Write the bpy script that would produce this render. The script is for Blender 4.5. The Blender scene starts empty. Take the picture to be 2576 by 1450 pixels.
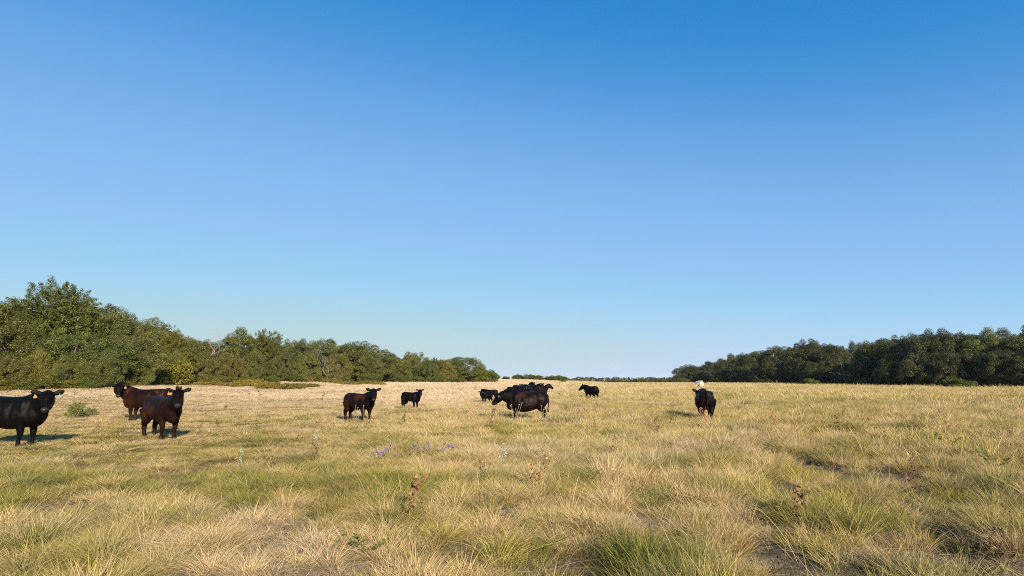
import bpy, math, random
import numpy as np
from mathutils import Vector, Matrix, Euler

# ----------------------------------------------------------------- camera, light, exposure
S = bpy.context.scene
COL = S.collection
EYE = 1.65
FPX = 1431.0                      # focal length in pixels of a 2576 px wide frame (20 mm lens)
PITCH = math.atan(226.5 / FPX)
cam_d = bpy.data.cameras.new('camera')
cam = bpy.data.objects.new('camera', cam_d)
COL.objects.link(cam)
cam_d.sensor_width = 36.0
cam_d.lens = 20.0
cam_d.clip_start = 0.1
cam_d.clip_end = 40000.0
cam.location = (0, 0, EYE)
cam.rotation_euler = (math.pi / 2 + PITCH, 0, 0)
S.camera = cam

SUN_EL = math.radians(23)
SUN_TO = math.radians(24)         # light travels forward and this far to the left of the view
W = bpy.data.worlds.new('World')
S.world = W
W.use_nodes = True
wn = W.node_tree.nodes
wl = W.node_tree.links
wn.clear()
wout = wn.new('ShaderNodeOutputWorld')
wbg = wn.new('ShaderNodeBackground')
sky = wn.new('ShaderNodeTexSky')
sky.sky_type = 'NISHITA'
sky.sun_disc = False
sky.sun_elevation = SUN_EL
sky.sun_rotation = math.radians(180) - SUN_TO
sky.altitude = 250
sky.air_density = 0.7
sky.dust_density = 0.0
sky.ozone_density = 3.0


def lin(v):
    v /= 255.0
    return v / 12.92 if v <= 0.04045 else ((v + 0.055) / 1.055) ** 2.4


# one film-like response curve per channel, the same over the whole sky
vs = wn.new('ShaderNodeVectorMath')
vs.operation = 'SCALE'
vs.inputs['Scale'].default_value = 1 / 12.0
wl.new(sky.outputs['Color'], vs.inputs[0])
rc = wn.new('ShaderNodeRGBCurve')
resp = [[(.59, 50), (.72, 80), (.87, 106), (1.09, 125), (1.29, 134), (1.78, 147), (2.28, 153), (3.18, 170), (4.9, 188), (7.2, 195), (10, 197)],
        [(1.13, 139), (1.38, 153), (1.65, 167), (2.06, 179), (2.43, 187), (3.29, 196), (4.12, 206), (5.47, 213), (7.6, 217), (10, 218)],
        [(2.36, 211), (2.84, 220), (3.36, 229), (4.08, 236), (4.7, 240), (6.0, 243), (8.5, 242), (9.4, 232), (10.6, 224)]]
for ch in range(3):
    cp = rc.mapping.curves[ch].points
    pts = [(x / 12.0, lin(y)) for x, y in resp[ch]]
    cp[0].location = (0, 0)
    cp[1].location = (1, pts[-1][1])
    for q in pts: cp.new(*q)
    for q in cp: q.handle_type = 'VECTOR'
rc.mapping.update()
wl.new(vs.outputs[0], rc.inputs['Color'])
gain = wn.new('ShaderNodeVectorMath')
gain.operation = 'SCALE'
wl.new(rc.outputs['Color'], gain.inputs[0])
wl.new(gain.outputs[0], wbg.inputs['Color'])
EXPO = 1.08
gain.inputs['Scale'].default_value = 1 / (0.12 * 2 ** EXPO)
wbg.inputs['Strength'].default_value = 0.12
wl.new(wbg.outputs['Background'], wout.inputs['Surface'])

sun_d = bpy.data.lights.new('sun', 'SUN')
sun = bpy.data.objects.new('sun', sun_d)
COL.objects.link(sun)
sun_d.energy = 5.0
sun_d.angle = math.radians(0.53)
sun_d.color = (1.0, 0.87, 0.70)
sdir = Vector((-math.sin(SUN_TO) * math.cos(SUN_EL), math.cos(SUN_TO) * math.cos(SUN_EL), -math.sin(SUN_EL)))
sun.rotation_euler = sdir.to_track_quat('-Z', 'Y').to_euler()
sun.location = (20, -40, 40)

S.view_settings.view_transform = 'Standard'
S.view_settings.look = 'None'
S.view_settings.exposure = EXPO
S.view_settings.gamma = 1.0
S.view_settings.use_curve_mapping = False
S.render.engine = 'CYCLES'
S.cycles.use_denoising = False
S.cycles.filter_width = 1.0
S.cycles.max_bounces = 6
S.cycles.diffuse_bounces = 3
S.cycles.transmission_bounces = 3
S.cycles.volume_bounces = 0
S.cycles.transparent_max_bounces = 4
S.render.film_transparent = False

# ----------------------------------------------------------------- helpers
rng = np.random.default_rng(7)
random.seed(7)


def tag(o, label=None, cat=None, group=None, kind=None):
    if label: o['label'] = label
    if cat: o['category'] = cat
    if group: o['group'] = group
    if kind: o['kind'] = kind
    return o


def empty(name, loc=(0, 0, 0), rz=0.0):
    o = bpy.data.objects.new(name, None)
    COL.objects.link(o)
    o.location = loc
    o.rotation_euler = (0, 0, rz)
    o.empty_display_size = 0.2
    return o


def mesh_np(name, V, F, attrs=None, smooth=False):
    """V (n,3), F list of int arrays (m,k) of faces."""
    me = bpy.data.meshes.new(name)
    V = np.asarray(V, dtype=np.float32)
    Fs = [np.asarray(f, dtype=np.int32) for f in (F if isinstance(F, list) else [F]) if len(f)]
    me.vertices.add(len(V))
    me.vertices.foreach_set('co', V.ravel())
    nl = sum(f.size for f in Fs)
    npoly = sum(len(f) for f in Fs)
    me.loops.add(nl)
    me.polygons.add(npoly)
    me.loops.foreach_set('vertex_index', np.concatenate([f.ravel() for f in Fs]))
    tot = np.concatenate([np.full(len(f), f.shape[1], np.int32) for f in Fs])
    st = np.concatenate([[0], np.cumsum(tot)[:-1]]).astype(np.int32)
    me.polygons.foreach_set('loop_start', st)
    me.update(calc_edges=True)
    if smooth:
        me.polygons.foreach_set('use_smooth', np.ones(npoly, bool))
    for k, a in (attrs or {}).items():
        a = np.asarray(a, dtype=np.float32)
        if a.ndim == 2:
            at = me.attributes.new(k, 'FLOAT_COLOR', 'POINT')
            if a.shape[1] == 3:
                a = np.concatenate([a, np.ones((len(a), 1), np.float32)], 1)
            at.data.foreach_set('color', a.ravel())
        else:
            at = me.attributes.new(k, 'FLOAT', 'POINT')
            at.data.foreach_set('value', a)
    return me


def obj(name, me, mat=None, parent=None, loc=None):
    o = bpy.data.objects.new(name, me)
    COL.objects.link(o)
    if mat is not None and me is not None and not me.materials:
        me.materials.append(mat)
    if parent is not None:
        o.parent = parent
    if loc is not None:
        o.location = loc
    return o


def copy_tree(o, parent=None):
    c = o.copy()
    COL.objects.link(c)
    if parent is not None:
        c.parent = parent
    for ch in list(o.children):
        copy_tree(ch, c)
    return c


class MB:
    """collects verts / faces for one mesh"""
    def __init__(self):
        self.V, self.Q, self.T, self.n = [], [], [], 0

    def add(self, V, Q=None, T=None):
        V = np.asarray(V, float)
        if Q is not None and len(Q): self.Q.append(np.asarray(Q) + self.n)
        if T is not None and len(T): self.T.append(np.asarray(T) + self.n)
        self.V.append(V)
        self.n += len(V)

    def tube(self, pts, rad, sides=6, cap=True):
        pts = np.asarray(pts, float)
        n = len(pts)
        rad = np.broadcast_to(np.asarray(rad, float), (n,))
        tan = np.gradient(pts, axis=0)
        tan /= np.linalg.norm(tan, axis=1)[:, None] + 1e-9
        ref = np.array([0, 0, 1.0]) if abs(tan[0][2]) < 0.9 else np.array([1.0, 0, 0])
        V = []
        u = np.cross(tan[0], ref); u /= np.linalg.norm(u)
        for i in range(n):
            u = u - tan[i] * np.dot(u, tan[i]); u /= np.linalg.norm(u) + 1e-9
            w = np.cross(tan[i], u)
            a = np.arange(sides) * 2 * np.pi / sides
            V.append(pts[i] + rad[i] * (np.cos(a)[:, None] * u + np.sin(a)[:, None] * w))
        V = np.concatenate(V)
        Q = []
        for i in range(n - 1):
            for k in range(sides):
                k2 = (k + 1) % sides
                Q.append((i * sides + k, i * sides + k2, (i + 1) * sides + k2, (i + 1) * sides + k))
        T = []
        if cap:
            V = np.concatenate([V, pts[:1], pts[-1:]])
            c0, c1 = n * sides, n * sides + 1
            for k in range(sides):
                k2 = (k + 1) % sides
                T.append((c0, k2, k))
                T.append((c1, (n - 1) * sides + k, (n - 1) * sides + k2))
        self.add(V, Q, T)

    def rings(self, rings):
        """rings: list of (m,3) arrays, closed with fan caps"""
        m = len(rings[0]); n = len(rings)
        V = np.concatenate(rings + [rings[0].mean(0)[None], rings[-1].mean(0)[None]])
        Q, T = [], []
        for i in range(n - 1):
            for k in range(m):
                k2 = (k + 1) % m
                Q.append((i * m + k, i * m + k2, (i + 1) * m + k2, (i + 1) * m + k))
        for k in range(m):
            k2 = (k + 1) % m
            T.append((n * m, k2, k))
            T.append((n * m + 1, (n - 1) * m + k, (n - 1) * m + k2))
        self.add(V, Q, T)

    def box(self, c, s, M=None):
        c = np.asarray(c, float); s = np.asarray(s, float) / 2
        V = np.array([[x, y, z] for x in (-1, 1) for y in (-1, 1) for z in (-1, 1)], float) * s
        if M is not None: V = V @ np.array(M).T
        V = V + c
        Q = [(0, 1, 3, 2), (4, 6, 7, 5), (0, 4, 5, 1), (2, 3, 7, 6), (0, 2, 6, 4), (1, 5, 7, 3)]
        self.add(V, Q)

    def mesh(self, name, smooth=False, attrs=None):
        V = np.concatenate(self.V)
        F = []
        if self.Q: F.append(np.concatenate(self.Q))
        if self.T: F.append(np.concatenate(self.T))
        return mesh_np(name, V, F, attrs, smooth)


# value noise
_lat = np.random.default_rng(3).random((256, 256))


def vnoise(x, y):
    x = np.asarray(x, float); y = np.asarray(y, float)
    xi = np.floor(x).astype(int); yi = np.floor(y).astype(int)
    fx = x - xi; fy = y - yi
    fx = fx * fx * (3 - 2 * fx); fy = fy * fy * (3 - 2 * fy)
    a = _lat[xi & 255, yi & 255]; b = _lat[(xi + 1) & 255, yi & 255]
    c = _lat[xi & 255, (yi + 1) & 255]; d = _lat[(xi + 1) & 255, (yi + 1) & 255]
    return (a * (1 - fx) + b * fx) * (1 - fy) + (c * (1 - fx) + d * fx) * fy


def fbm(x, y, o=4):
    s, a, t = 0.0, 0.5, 0.0
    x = np.asarray(x, float); y = np.asarray(y, float)
    for i in range(o):
        s = s + a * vnoise(x + 17.3 * i, y + 9.1 * i); t += a
        x = x * 2.03; y = y * 2.03; a *= 0.5
    return s / t


# ----------------------------------------------------------------- terrain
TX = np.array([-300, 150, 350, 460, 700, 900, 1180, 1300, 1440, 1560, 1700, 2000, 2350, 3000], float)
TD = np.array([0, 15, 25, 40, 55, 70, 95, 120, 160, 200, 250, 320, 450, 900, 2000, 4000, 12000], float)
far = [-3, -5, -12, -18, -22]
TZ = np.array([
    [0, 0, 0, .45, .85, 1.0, 1.2, 1.2, 1.2, 1.2, 1.0, .6] + far,
    [0, 0, 0, .45, .85, 1.0, 1.2, 1.2, 1.2, 1.2, 1.0, .6] + far,
    [0, 0, 0, .35, .75, .9, 1.15, 1.2, 1.2, 1.2, 1.0, .6] + far,
    [0, 0, 0, .20, .42, .7, 1.2, 1.25, 1.25, 1.2, 1.0, .6] + far,
    [0, 0, 0, .10, .20, .42, 1.1, 1.15, 1.15, 1.1, 1.0, .6] + far,
    [0, 0, 0, .05, .10, .20, .5, .75, .85, .85, .8, .5] + far,
    [0, 0, 0, 0, .05, .08, .12, .18, .32, .42, .5, .2] + far,
    [0, 0, 0, 0, 0, .05, .10, .15, .25, .55, .9, .5] + far,
    [0, 0, 0, 0, 0, 0, -.03, -.02, .05, .15, .20, -.8] + far,
    [0, 0, 0, 0, 0, -.03, -.1, -.1, -.08, -.2, -.7, -1.5] + far,
    [0, 0, 0, 0, 0, -.05, -.15, -.12, -.10, -.3, -.6, -1.0] + far,
    [0, 0, 0, 0, 0, -.05, -.1, -.04, -.10, -.2, -.4, -.6] + far,
    [0, 0, 0, 0, 0, -.05, -.02, .05, .02, 0, -.1, -.2] + far,
    [0, 0, 0, 0, 0, -.05, -.02, .05, .02, 0, -.1, -.2] + far])


def base_h(X, Y):
    X = np.asarray(X, float); Y = np.asarray(Y, float)
    D = np.maximum(Y, 0.5)
    xd = np.clip(1288 + FPX * X / D / 0.985, TX[0], TX[-1] - 1)
    D = np.clip(D, 0, TD[-1] - 1)
    i = np.clip(np.searchsorted(TX, xd, side='right') - 1, 0, len(TX) - 2)
    j = np.clip(np.searchsorted(TD, D, side='right') - 1, 0, len(TD) - 2)
    fx = (xd - TX[i]) / (TX[i + 1] - TX[i]); fd = (D - TD[j]) / (TD[j + 1] - TD[j])
    fx = fx * fx * (3 - 2 * fx); fd = np.where(j < 11, fd * fd * (3 - 2 * fd) * .6 + fd * .4, fd)
    z = (TZ[i, j] * (1 - fx) + TZ[i + 1, j] * fx) * (1 - fd) + (TZ[i, j + 1] * (1 - fx) + TZ[i + 1, j + 1] * fx) * fd
    return np.where(Y < 0.5, 0.0, z)


def ground_h(X, Y):
    X = np.asarray(X, float); Y = np.asarray(Y, float)
    R = np.hypot(X, Y)
    k = np.clip(1.4 - R / 300, 0, 1)
    z = base_h(X, Y) + k * 0.10 * (fbm(X * 0.22 + 5, Y * 0.22, 3) - 0.5)
    z = z + np.clip(1.25 - R / 22, 0, 1) * 0.24 * (fbm(X * 1.1, Y * 1.1 + 40, 3) - 0.5)
    return z


def gh(x, y):
    return float(ground_h(np.array([x]), np.array([y]))[0])


CP, SP = math.cos(PITCH), math.sin(PITCH)


def at(xd, D, z=None):
    """world point on the ground at forward distance D in picture column xd (2576 wide)"""
    x = 0.0
    for _ in range(4):
        zz = gh(x, D)
        x = (xd - 1288) / FPX * (D * CP + (zz - EYE) * SP)
    return Vector((x, D, gh(x, D)))


def dist_for(xd, yd):
    """forward distance at which picture row yd meets the ground"""
    k = (yd - 725) / FPX
    D = 20.0; z = 0.0
    for _ in range(12):
        h = EYE - z
        D = h * (CP + k * SP) / max(k * CP - SP, 1e-3)
        x = (xd - 1288) / FPX * (D * CP + (z - EYE) * SP)
        z = 0.5 * z + 0.5 * gh(x, min(D, 400))
    return D


def z_for(yd, D):
    ang = PITCH - math.atan((yd - 725) / FPX)
    return EYE + D * math.tan(ang)


# ----------------------------------------------------------------- materials
def nt(name):
    m = bpy.data.materials.new(name)
    m.use_nodes = True
    t = m.node_tree
    t.nodes.clear()
    out = t.nodes.new('ShaderNodeOutputMaterial')
    return m, t, out


def ramp(t, stops, fac=None):
    r = t.nodes.new('ShaderNodeValToRGB')
    e = r.color_ramp.elements
    while len(e) < len(stops): e.new(0.5)
    for k, (p, c) in enumerate(stops):
        e[k].position = p
        e[k].color = (c[0], c[1], c[2], 1)
    if fac is not None: t.links.new(fac, r.inputs['Fac'])
    return r


def attr(t, name, kind='GEOMETRY'):
    a = t.nodes.new('ShaderNodeAttribute')
    a.attribute_type = kind
    a.attribute_name = name
    return a


def math_n(t, op, a, b):
    n = t.nodes.new('ShaderNodeMath')
    n.operation = op
    for i, v in enumerate((a, b)):
        if isinstance(v, (int, float)): n.inputs[i].default_value = v
        else: t.links.new(v, n.inputs[i])
    return n.outputs[0]


def mixc(t, mode, fac, a, b):
    n = t.nodes.new('ShaderNodeMix')
    n.data_type = 'RGBA'
    n.blend_type = mode
    for i, v in ((0, fac), (6, a), (7, b)):
        if isinstance(v, (int, float)): n.inputs[i].default_value = v
        elif isinstance(v, tuple): n.inputs[i].default_value = (v[0], v[1], v[2], 1)
        else: t.links.new(v, n.inputs[i])
    return n.outputs[2]


def noise(t, scale, detail=4, coord=None, rough=0.55):
    n = t.nodes.new('ShaderNodeTexNoise')
    n.inputs['Scale'].default_value = scale
    n.inputs['Detail'].default_value = detail
    n.inputs['Roughness'].default_value = rough
    if coord is not None: t.links.new(coord, n.inputs['Vector'])
    return n.outputs['Fac']


def plain(name, col, rough=0.7, spec=0.3, metal=0.0, var=0.15, scale=8.0, bump=0.0):
    m, t, out = nt(name)
    b = t.nodes.new('ShaderNodeBsdfPrincipled')
    tc = t.nodes.new('ShaderNodeTexCoord')
    f = noise(t, scale, 5, tc.outputs['Object'])
    r = ramp(t, [(0.25, tuple(c * (1 - var) for c in col)), (0.75, tuple(min(1, c * (1 + var)) for c in col))], f)
    t.links.new(r.outputs[0], b.inputs['Base Color'])
    b.inputs['Roughness'].default_value = rough
    b.inputs['Specular IOR Level'].default_value = spec
    b.inputs['Metallic'].default_value = metal
    if bump:
        bn = t.nodes.new('ShaderNodeBump')
        bn.inputs['Strength'].default_value = bump
        t.links.new(f, bn.inputs['Height'])
        t.links.new(bn.outputs[0], b.inputs['Normal'])
    t.links.new(b.outputs[0], out.inputs[0])
    return m


def grass_mat(name, stops, bleached):
    m, t, out = nt(name)
    rnd = attr(t, 'rnd').outputs['Fac']
    tint = attr(t, 'tint', 'INSTANCER').outputs['Fac']
    pale = attr(t, 'pale', 'INSTANCER').outputs['Fac']
    v = math_n(t, 'ADD', tint, math_n(t, 'MULTIPLY', math_n(t, 'SUBTRACT', rnd, 0.5), 0.75))
    r = ramp(t, stops, v)
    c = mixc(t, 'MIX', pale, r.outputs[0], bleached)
    c = mixc(t, 'MIX', attr(t, 'dead', 'INSTANCER').outputs['Fac'], c, (.105, .078, .052))
    d = t.nodes.new('ShaderNodeBsdfDiffuse')
    tr = t.nodes.new('ShaderNodeBsdfTranslucent')
    mx = t.nodes.new('ShaderNodeMixShader')
    mx.inputs[0].default_value = 0.3
    t.links.new(c, d.inputs[0]); t.links.new(c, tr.inputs[0])
    t.links.new(d.outputs[0], mx.inputs[1]); t.links.new(tr.outputs[0], mx.inputs[2])
    t.links.new(mx.outputs[0], out.inputs[0])
    return m


def leaf_mat(name, stops, gloss=0.35, trans=0.22):
    """leaf colour from a ramp over the per-leaf random value; obj.color tints the whole plant"""
    m, t, out = nt(name)
    rnd = attr(t, 'rnd').outputs['Fac']
    r = ramp(t, stops, rnd)
    oi = t.nodes.new('ShaderNodeObjectInfo')
    c = mixc(t, 'MULTIPLY', 1.0, r.outputs[0], oi.outputs['Color'])
    b = t.nodes.new('ShaderNodeBsdfPrincipled')
    t.links.new(c, b.inputs['Base Color'])
    b.inputs['Roughness'].default_value = 0.48
    b.inputs['Specular IOR Level'].default_value = gloss
    tr = t.nodes.new('ShaderNodeBsdfTranslucent')
    t.links.new(c, tr.inputs[0])
    mx = t.nodes.new('ShaderNodeMixShader')
    mx.inputs[0].default_value = trans
    t.links.new(b.outputs[0], mx.inputs[1]); t.links.new(tr.outputs[0], mx.inputs[2])
    t.links.new(mx.outputs[0], out.inputs[0])
    return m


def ground_mat():
    m, t, out = nt('dry_grass_ground')
    tc = t.nodes.new('ShaderNodeTexCoord')
    P = tc.outputs['Object']
    n1 = noise(t, 0.06, 5, P)
    n2 = noise(t, 1.3, 6, P)
    n3 = noise(t, 22.0, 4, P)
    f = math_n(t, 'ADD', math_n(t, 'MULTIPLY', n1, 0.45), math_n(t, 'MULTIPLY', n2, 0.55))
    straw = ramp(t, [(0.3, (.20, .155, .06)), (0.5, (.33, .245, .12)), (0.68, (.42, .30, .17))], f)
    soil = ramp(t, [(0.3, (.12, .09, .06)), (0.7, (.30, .23, .15))], n3)
    bare = ramp(t, [(0.3, (.045, .038, .030)), (0.7, (.13, .11, .085))], n3)
    bm = t.nodes.new('ShaderNodeMapRange')
    bm.inputs['From Min'].default_value = 0.48
    bm.inputs['From Max'].default_value = 0.58
    t.links.new(noise(t, 0.9, 4, P), bm.inputs['Value'])
    soilc = mixc(t, 'MIX', bm.outputs[0], soil.outputs[0], bare.outputs[0])
    far_a = attr(t, 'far').outputs['Fac']
    c = mixc(t, 'MIX', far_a, soilc, straw.outputs[0])
    va = attr(t, 'valley').outputs['Fac']
    vr = ramp(t, [(0.35, (.05, .065, .035)), (0.5, (.12, .12, .06)), (0.62, (.30, .24, .14))], noise(t, 0.004, 4, P))
    c = mixc(t, 'MIX', va, c, vr.outputs[0])
    d = t.nodes.new('ShaderNodeBsdfDiffuse')
    t.links.new(c, d.inputs[0])
    bn = t.nodes.new('ShaderNodeBump')
    bn.inputs['Strength'].default_value = 0.6
    bn.inputs['Distance'].default_value = 0.05
    t.links.new(n3, bn.inputs['Height'])
    t.links.new(bn.outputs[0], d.inputs['Normal'])
    t.links.new(d.outputs[0], out.inputs[0])
    return m


def coat_mat():
    m, t, out = nt('cattle_coat')
    a = attr(t, 'coat')
    wet = attr(t, 'wet').outputs['Fac']
    tc = t.nodes.new('ShaderNodeTexCoord')
    mp = t.nodes.new('ShaderNodeMapping')
    mp.inputs['Scale'].default_value = (30, 60, 22)
    t.links.new(tc.outputs['Object'], mp.inputs['Vector'])
    n = noise(t, 3.0, 4, mp.outputs[0])
    n2 = noise(t, 3.5, 3, tc.outputs['Object'])
    dust = ramp(t, [(0.42, (0, 0, 0)), (0.8, (.0014, .0011, .0009))], n2)
    c = mixc(t, 'ADD', 1.0, a.outputs['Color'], dust.outputs[0])
    b = t.nodes.new('ShaderNodeBsdfPrincipled')
    t.links.new(c, b.inputs['Base Color'])
    rr = t.nodes.new('ShaderNodeMapRange')
    rr.inputs['To Min'].default_value = 0.5
    rr.inputs['To Max'].default_value = 0.24
    t.links.new(wet, rr.inputs['Value'])
    t.links.new(rr.outputs[0], b.inputs['Roughness'])
    b.inputs['Specular IOR Level'].default_value = 0.07
    bn = t.nodes.new('ShaderNodeBump')
    bn.inputs['Strength'].default_value = 0.2
    bn.inputs['Distance'].default_value = 0.012
    t.links.new(n, bn.inputs['Height'])
    t.links.new(bn.outputs[0], b.inputs['Normal'])
    t.links.new(b.outputs[0], out.inputs[0])
    return m


M_GRASS = grass_mat('grass_blade', [(0.0, (.56, .41, .22)), (0.22, (.53, .40, .165)), (0.45, (.43, .335, .085)), (0.68, (.26, .235, .042)), (1.0, (.12, .145, .024))], (.65, .51, .37))
M_THATCH = grass_mat('dead_thatch', [(0.0, (.46, .35, .23)), (0.4, (.34, .25, .15)), (0.7, (.22, .16, .085)), (1.0, (.13, .10, .05))], (.50, .41, .32))
M_GROUND = ground_mat()
M_COAT = coat_mat()
M_OAK = leaf_mat('oak_leaf', [(0.0, (.034, .041, .007)), (0.5, (.088, .097, .016)), (1.0, (.205, .20, .042))], 0.45)
M_ELM = leaf_mat('elm_leaf', [(0.0, (.052, .058, .010)), (0.6, (.10, .10, .018)), (1.0, (.16, .14, .030))], 0.3)
M_SHRUB = leaf_mat('shrub_leaf', [(0.0, (.055, .070, .016)), (0.6, (.13, .14, .030)), (1.0, (.24, .20, .05))], 0.25, 0.3)
M_GOLD = leaf_mat('goldenrod_leaf', [(0.0, (.11, .10, .018)), (0.6, (.21, .175, .03)), (1.0, (.33, .24, .05))], 0.2, 0.3)
M_DRYLEAF = leaf_mat('withered_leaf', [(0.0, (.13, .06, .03)), (0.6, (.26, .135, .06)), (1.0, (.42, .28, .15))], 0.2, 0.25)
M_PALELEAF = leaf_mat('pale_bract', [(0.0, (.24, .27, .16)), (1.0, (.46, .48, .36))], 0.2, 0.25)
M_PETAL = leaf_mat('purple_petal', [(0.0, (.22, .18, .28)), (1.0, (.36, .29, .42))], 0.1, 0.35)
M_BARK = plain('bark', (.10, .085, .068), 0.9, 0.1, var=0.4, scale=6, bump=0.4)
M_PALEBARK = plain('dead_bark', (.30, .275, .245), 0.9, 0.1, var=0.25, scale=5)
M_STEM = plain('dry_stem', (.27, .14, .08), 0.8, 0.2, var=0.3, scale=20)
M_GREENSTEM = plain('green_stem', (.16, .15, .05), 0.8, 0.2, var=0.2, scale=20)
M_STRAWHEAD = plain('seed_head', (.26, .225, .17), 0.9, 0.1, var=0.2, scale=60)
M_EYE = plain('eye', (.012, .008, .006), 0.08, 0.6, var=0.1)
M_TAG_O = plain('orange_tag', (.34, .125, .02), 0.45, 0.4, var=0.08)
M_TAG_G = plain('pale_green_tag', (.14, .23, .18), 0.45, 0.4, var=0.06)
M_TAG_Y = plain('yellow_tag', (.32, .26, .08), 0.45, 0.4, var=0.06)
M_TAG_W = plain('white_tag', (.33, .33, .31), 0.45, 0.4, var=0.06)
M_INK = plain('tag_ink', (.02, .05, .05), 0.6, 0.2)
M_PANEL = plain('weathered_white_panel', (.42, .41, .37), 0.7, 0.3, var=0.12, scale=3)
M_TIN = plain('roof_tin', (.34, .36, .39), 0.5, 0.5, metal=0.0, var=0.15, scale=4)
M_RUST = plain('rusty_steel', (.16, .075, .04), 0.8, 0.2, var=0.3, scale=9)
M_TUB = plain('red_mineral', (.22, .035, .025), 0.8, 0.2, var=0.2, scale=9)
M_STEEL = plain('pylon_steel', (.30, .31, .32), 0.6, 0.4, metal=0.4)

# ----------------------------------------------------------------- ground sheet
def build_ground():
    nA, nR = 600, 220
    # finer angles in front of the camera
    a = np.linspace(-1, 1, nA, endpoint=False)
    th = np.pi / 2 + np.pi * (0.42 * a + 0.58 * a ** 3)
    r = np.concatenate([[0.4], np.geomspace(1.2, 60, 160), np.geomspace(63, 12500, nR - 161)])
    R, T = np.meshgrid(r, th, indexing='ij')
    X = R * np.cos(T); Y = R * np.sin(T)
    Z = ground_h(X.ravel(), Y.ravel())
    V = np.stack([X.ravel(), Y.ravel(), Z], 1)
    V = np.concatenate([V, [[0, 0, Z[:nA].mean()]]])
    i = np.arange(nR - 1)[:, None] * nA; k = np.arange(nA)[None]; k2 = (k + 1) % nA
    Q = np.stack([i + k, i + nA + k, i + nA + k2, i + k2], -1).reshape(-1, 4)
    c = len(V) - 1
    T3 = np.stack([np.full(nA, c), np.arange(nA), (np.arange(nA) + 1) % nA], 1)
    rr = np.hypot(V[:, 0], V[:, 1])
    farv = np.clip((rr - 18) / 40, 0, 1)
    val = np.clip((rr - 330) / 250, 0, 1)
    me = mesh_np('ground', V, [Q, T3], {'far': farv, 'valley': val}, smooth=True)
    o = obj('ground', me, M_GROUND)
    tag(o, kind='structure')


build_ground()

# ----------------------------------------------------------------- haze
hm, ht, hout = nt('haze')
pv = ht.nodes.new('ShaderNodeVolumePrincipled')
pv.inputs['Color'].default_value = (.80, .87, .95, 1)
pv.inputs['Density'].default_value = 6e-5
pv.inputs['Anisotropy'].default_value = 0.0
ht.links.new(pv.outputs[0], hout.inputs['Volume'])
hb = MB()
hb.box((0, 0, 1.0), (25800, 25800, 50.0))
haze = obj('haze', hb.mesh('haze'), hm)
tag(haze, kind='stuff')

# ----------------------------------------------------------------- trees
def leaf_quads(P, N, size, r, aspect=1.7):
    """diamond leaf faces at P with normals N"""
    n = len(P)
    ref = r.normal(size=(n, 3))
    u = np.cross(N, ref); u /= np.linalg.norm(u, axis=1)[:, None] + 1e-9
    w = np.cross(N, u)
    s = size[:, None]
    a = P + u * s * aspect * 0.5
    b = P + w * s * 0.5 + N * s * 0.10
    c = P - u * s * aspect * 0.5
    d = P - w * s * 0.5 + N * s * 0.10
    V = np.stack([a, b, c, d], 1).reshape(-1, 3)
    Q = np.arange(n * 4).reshape(n, 4)
    return V, Q


def unit(v):
    return v / (np.linalg.norm(v, axis=-1, keepdims=True) + 1e-9)


def make_crown(seed, H, R, zlow, nclump, nleaf, leaf, cr=(0.7, 1.35), rough=0.35, top=1.0):
    """clumped crown: leaves on the outside of many small irregular puffs"""
    r = np.random.default_rng(seed)
    zc = zlow + (H - zlow) * 0.42
    az = r.random(nclump) * 2 * np.pi
    el = np.arcsin(r.uniform(-0.95, 1.0, nclump))
    d = np.stack([np.cos(az) * np.cos(el), np.sin(az) * np.cos(el), np.sin(el)], 1)
    lob = np.minimum(1 + rough * (fbm(az * 1.3 + seed, el * 1.7 + 3.1 * seed, 3) - 0.5) * 2, 1.06)
    rad = r.uniform(0.45, 1.0, nclump) ** 0.5 * lob
    up = np.where(d[:, 2] > 0, H - zc, zc - zlow)
    C = np.stack([d[:, 0] * R * rad, d[:, 1] * R * rad, zc + d[:, 2] * up * rad], 1)
    cs = np.clip((cr[0] + cr[1]) / 2 * r.lognormal(0, .33, nclump), cr[0] * .8, cr[1] * 1.3)
    # shrink back so that clump tops reach the wanted outline
    per = np.maximum((nleaf * cs ** 2 / np.sum(cs ** 2)).astype(int), 20)
    P, N, Rn = [], [], []
    for k in range(nclump):
        n = per[k]
        v = unit(r.normal(size=(n, 3)))
        v[:, 2] = np.abs(v[:, 2]) * 0.9 + v[:, 2] * 0.1 if r.random() < 0.08 else v[:, 2]
        rr = cs[k] * (0.55 + 0.5 * r.random(n) ** 0.6) * (0.75 + 0.5 * fbm(v[:, 0] * 2.2 + k, v[:, 1] * 2.2 + v[:, 2] * 1.7, 2))
        p = C[k] + v * rr[:, None] * np.array([1.0, 1.0, 0.95])
        P.append(p)
        N.append(unit(v * 0.75 + np.array([0, 0, 0.35]) + r.normal(size=(n, 3)) * 0.55))
        Rn.append(np.clip(r.normal(0.5, 0.2, n) + r.normal(0, 0.12), 0, 1))
    P = np.concatenate(P); N = np.concatenate(N); Rn = np.concatenate(Rn)
    keep = P[:, 2] > 0.05
    P, N, Rn = P[keep], N[keep], Rn[keep]
    V, Q = leaf_quads(P, N, r.uniform(0.7, 1.3, len(P)) * leaf, r)
    return mesh_np('crown', V, Q, {'rnd': np.repeat(Rn, 4)}), C


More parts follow.
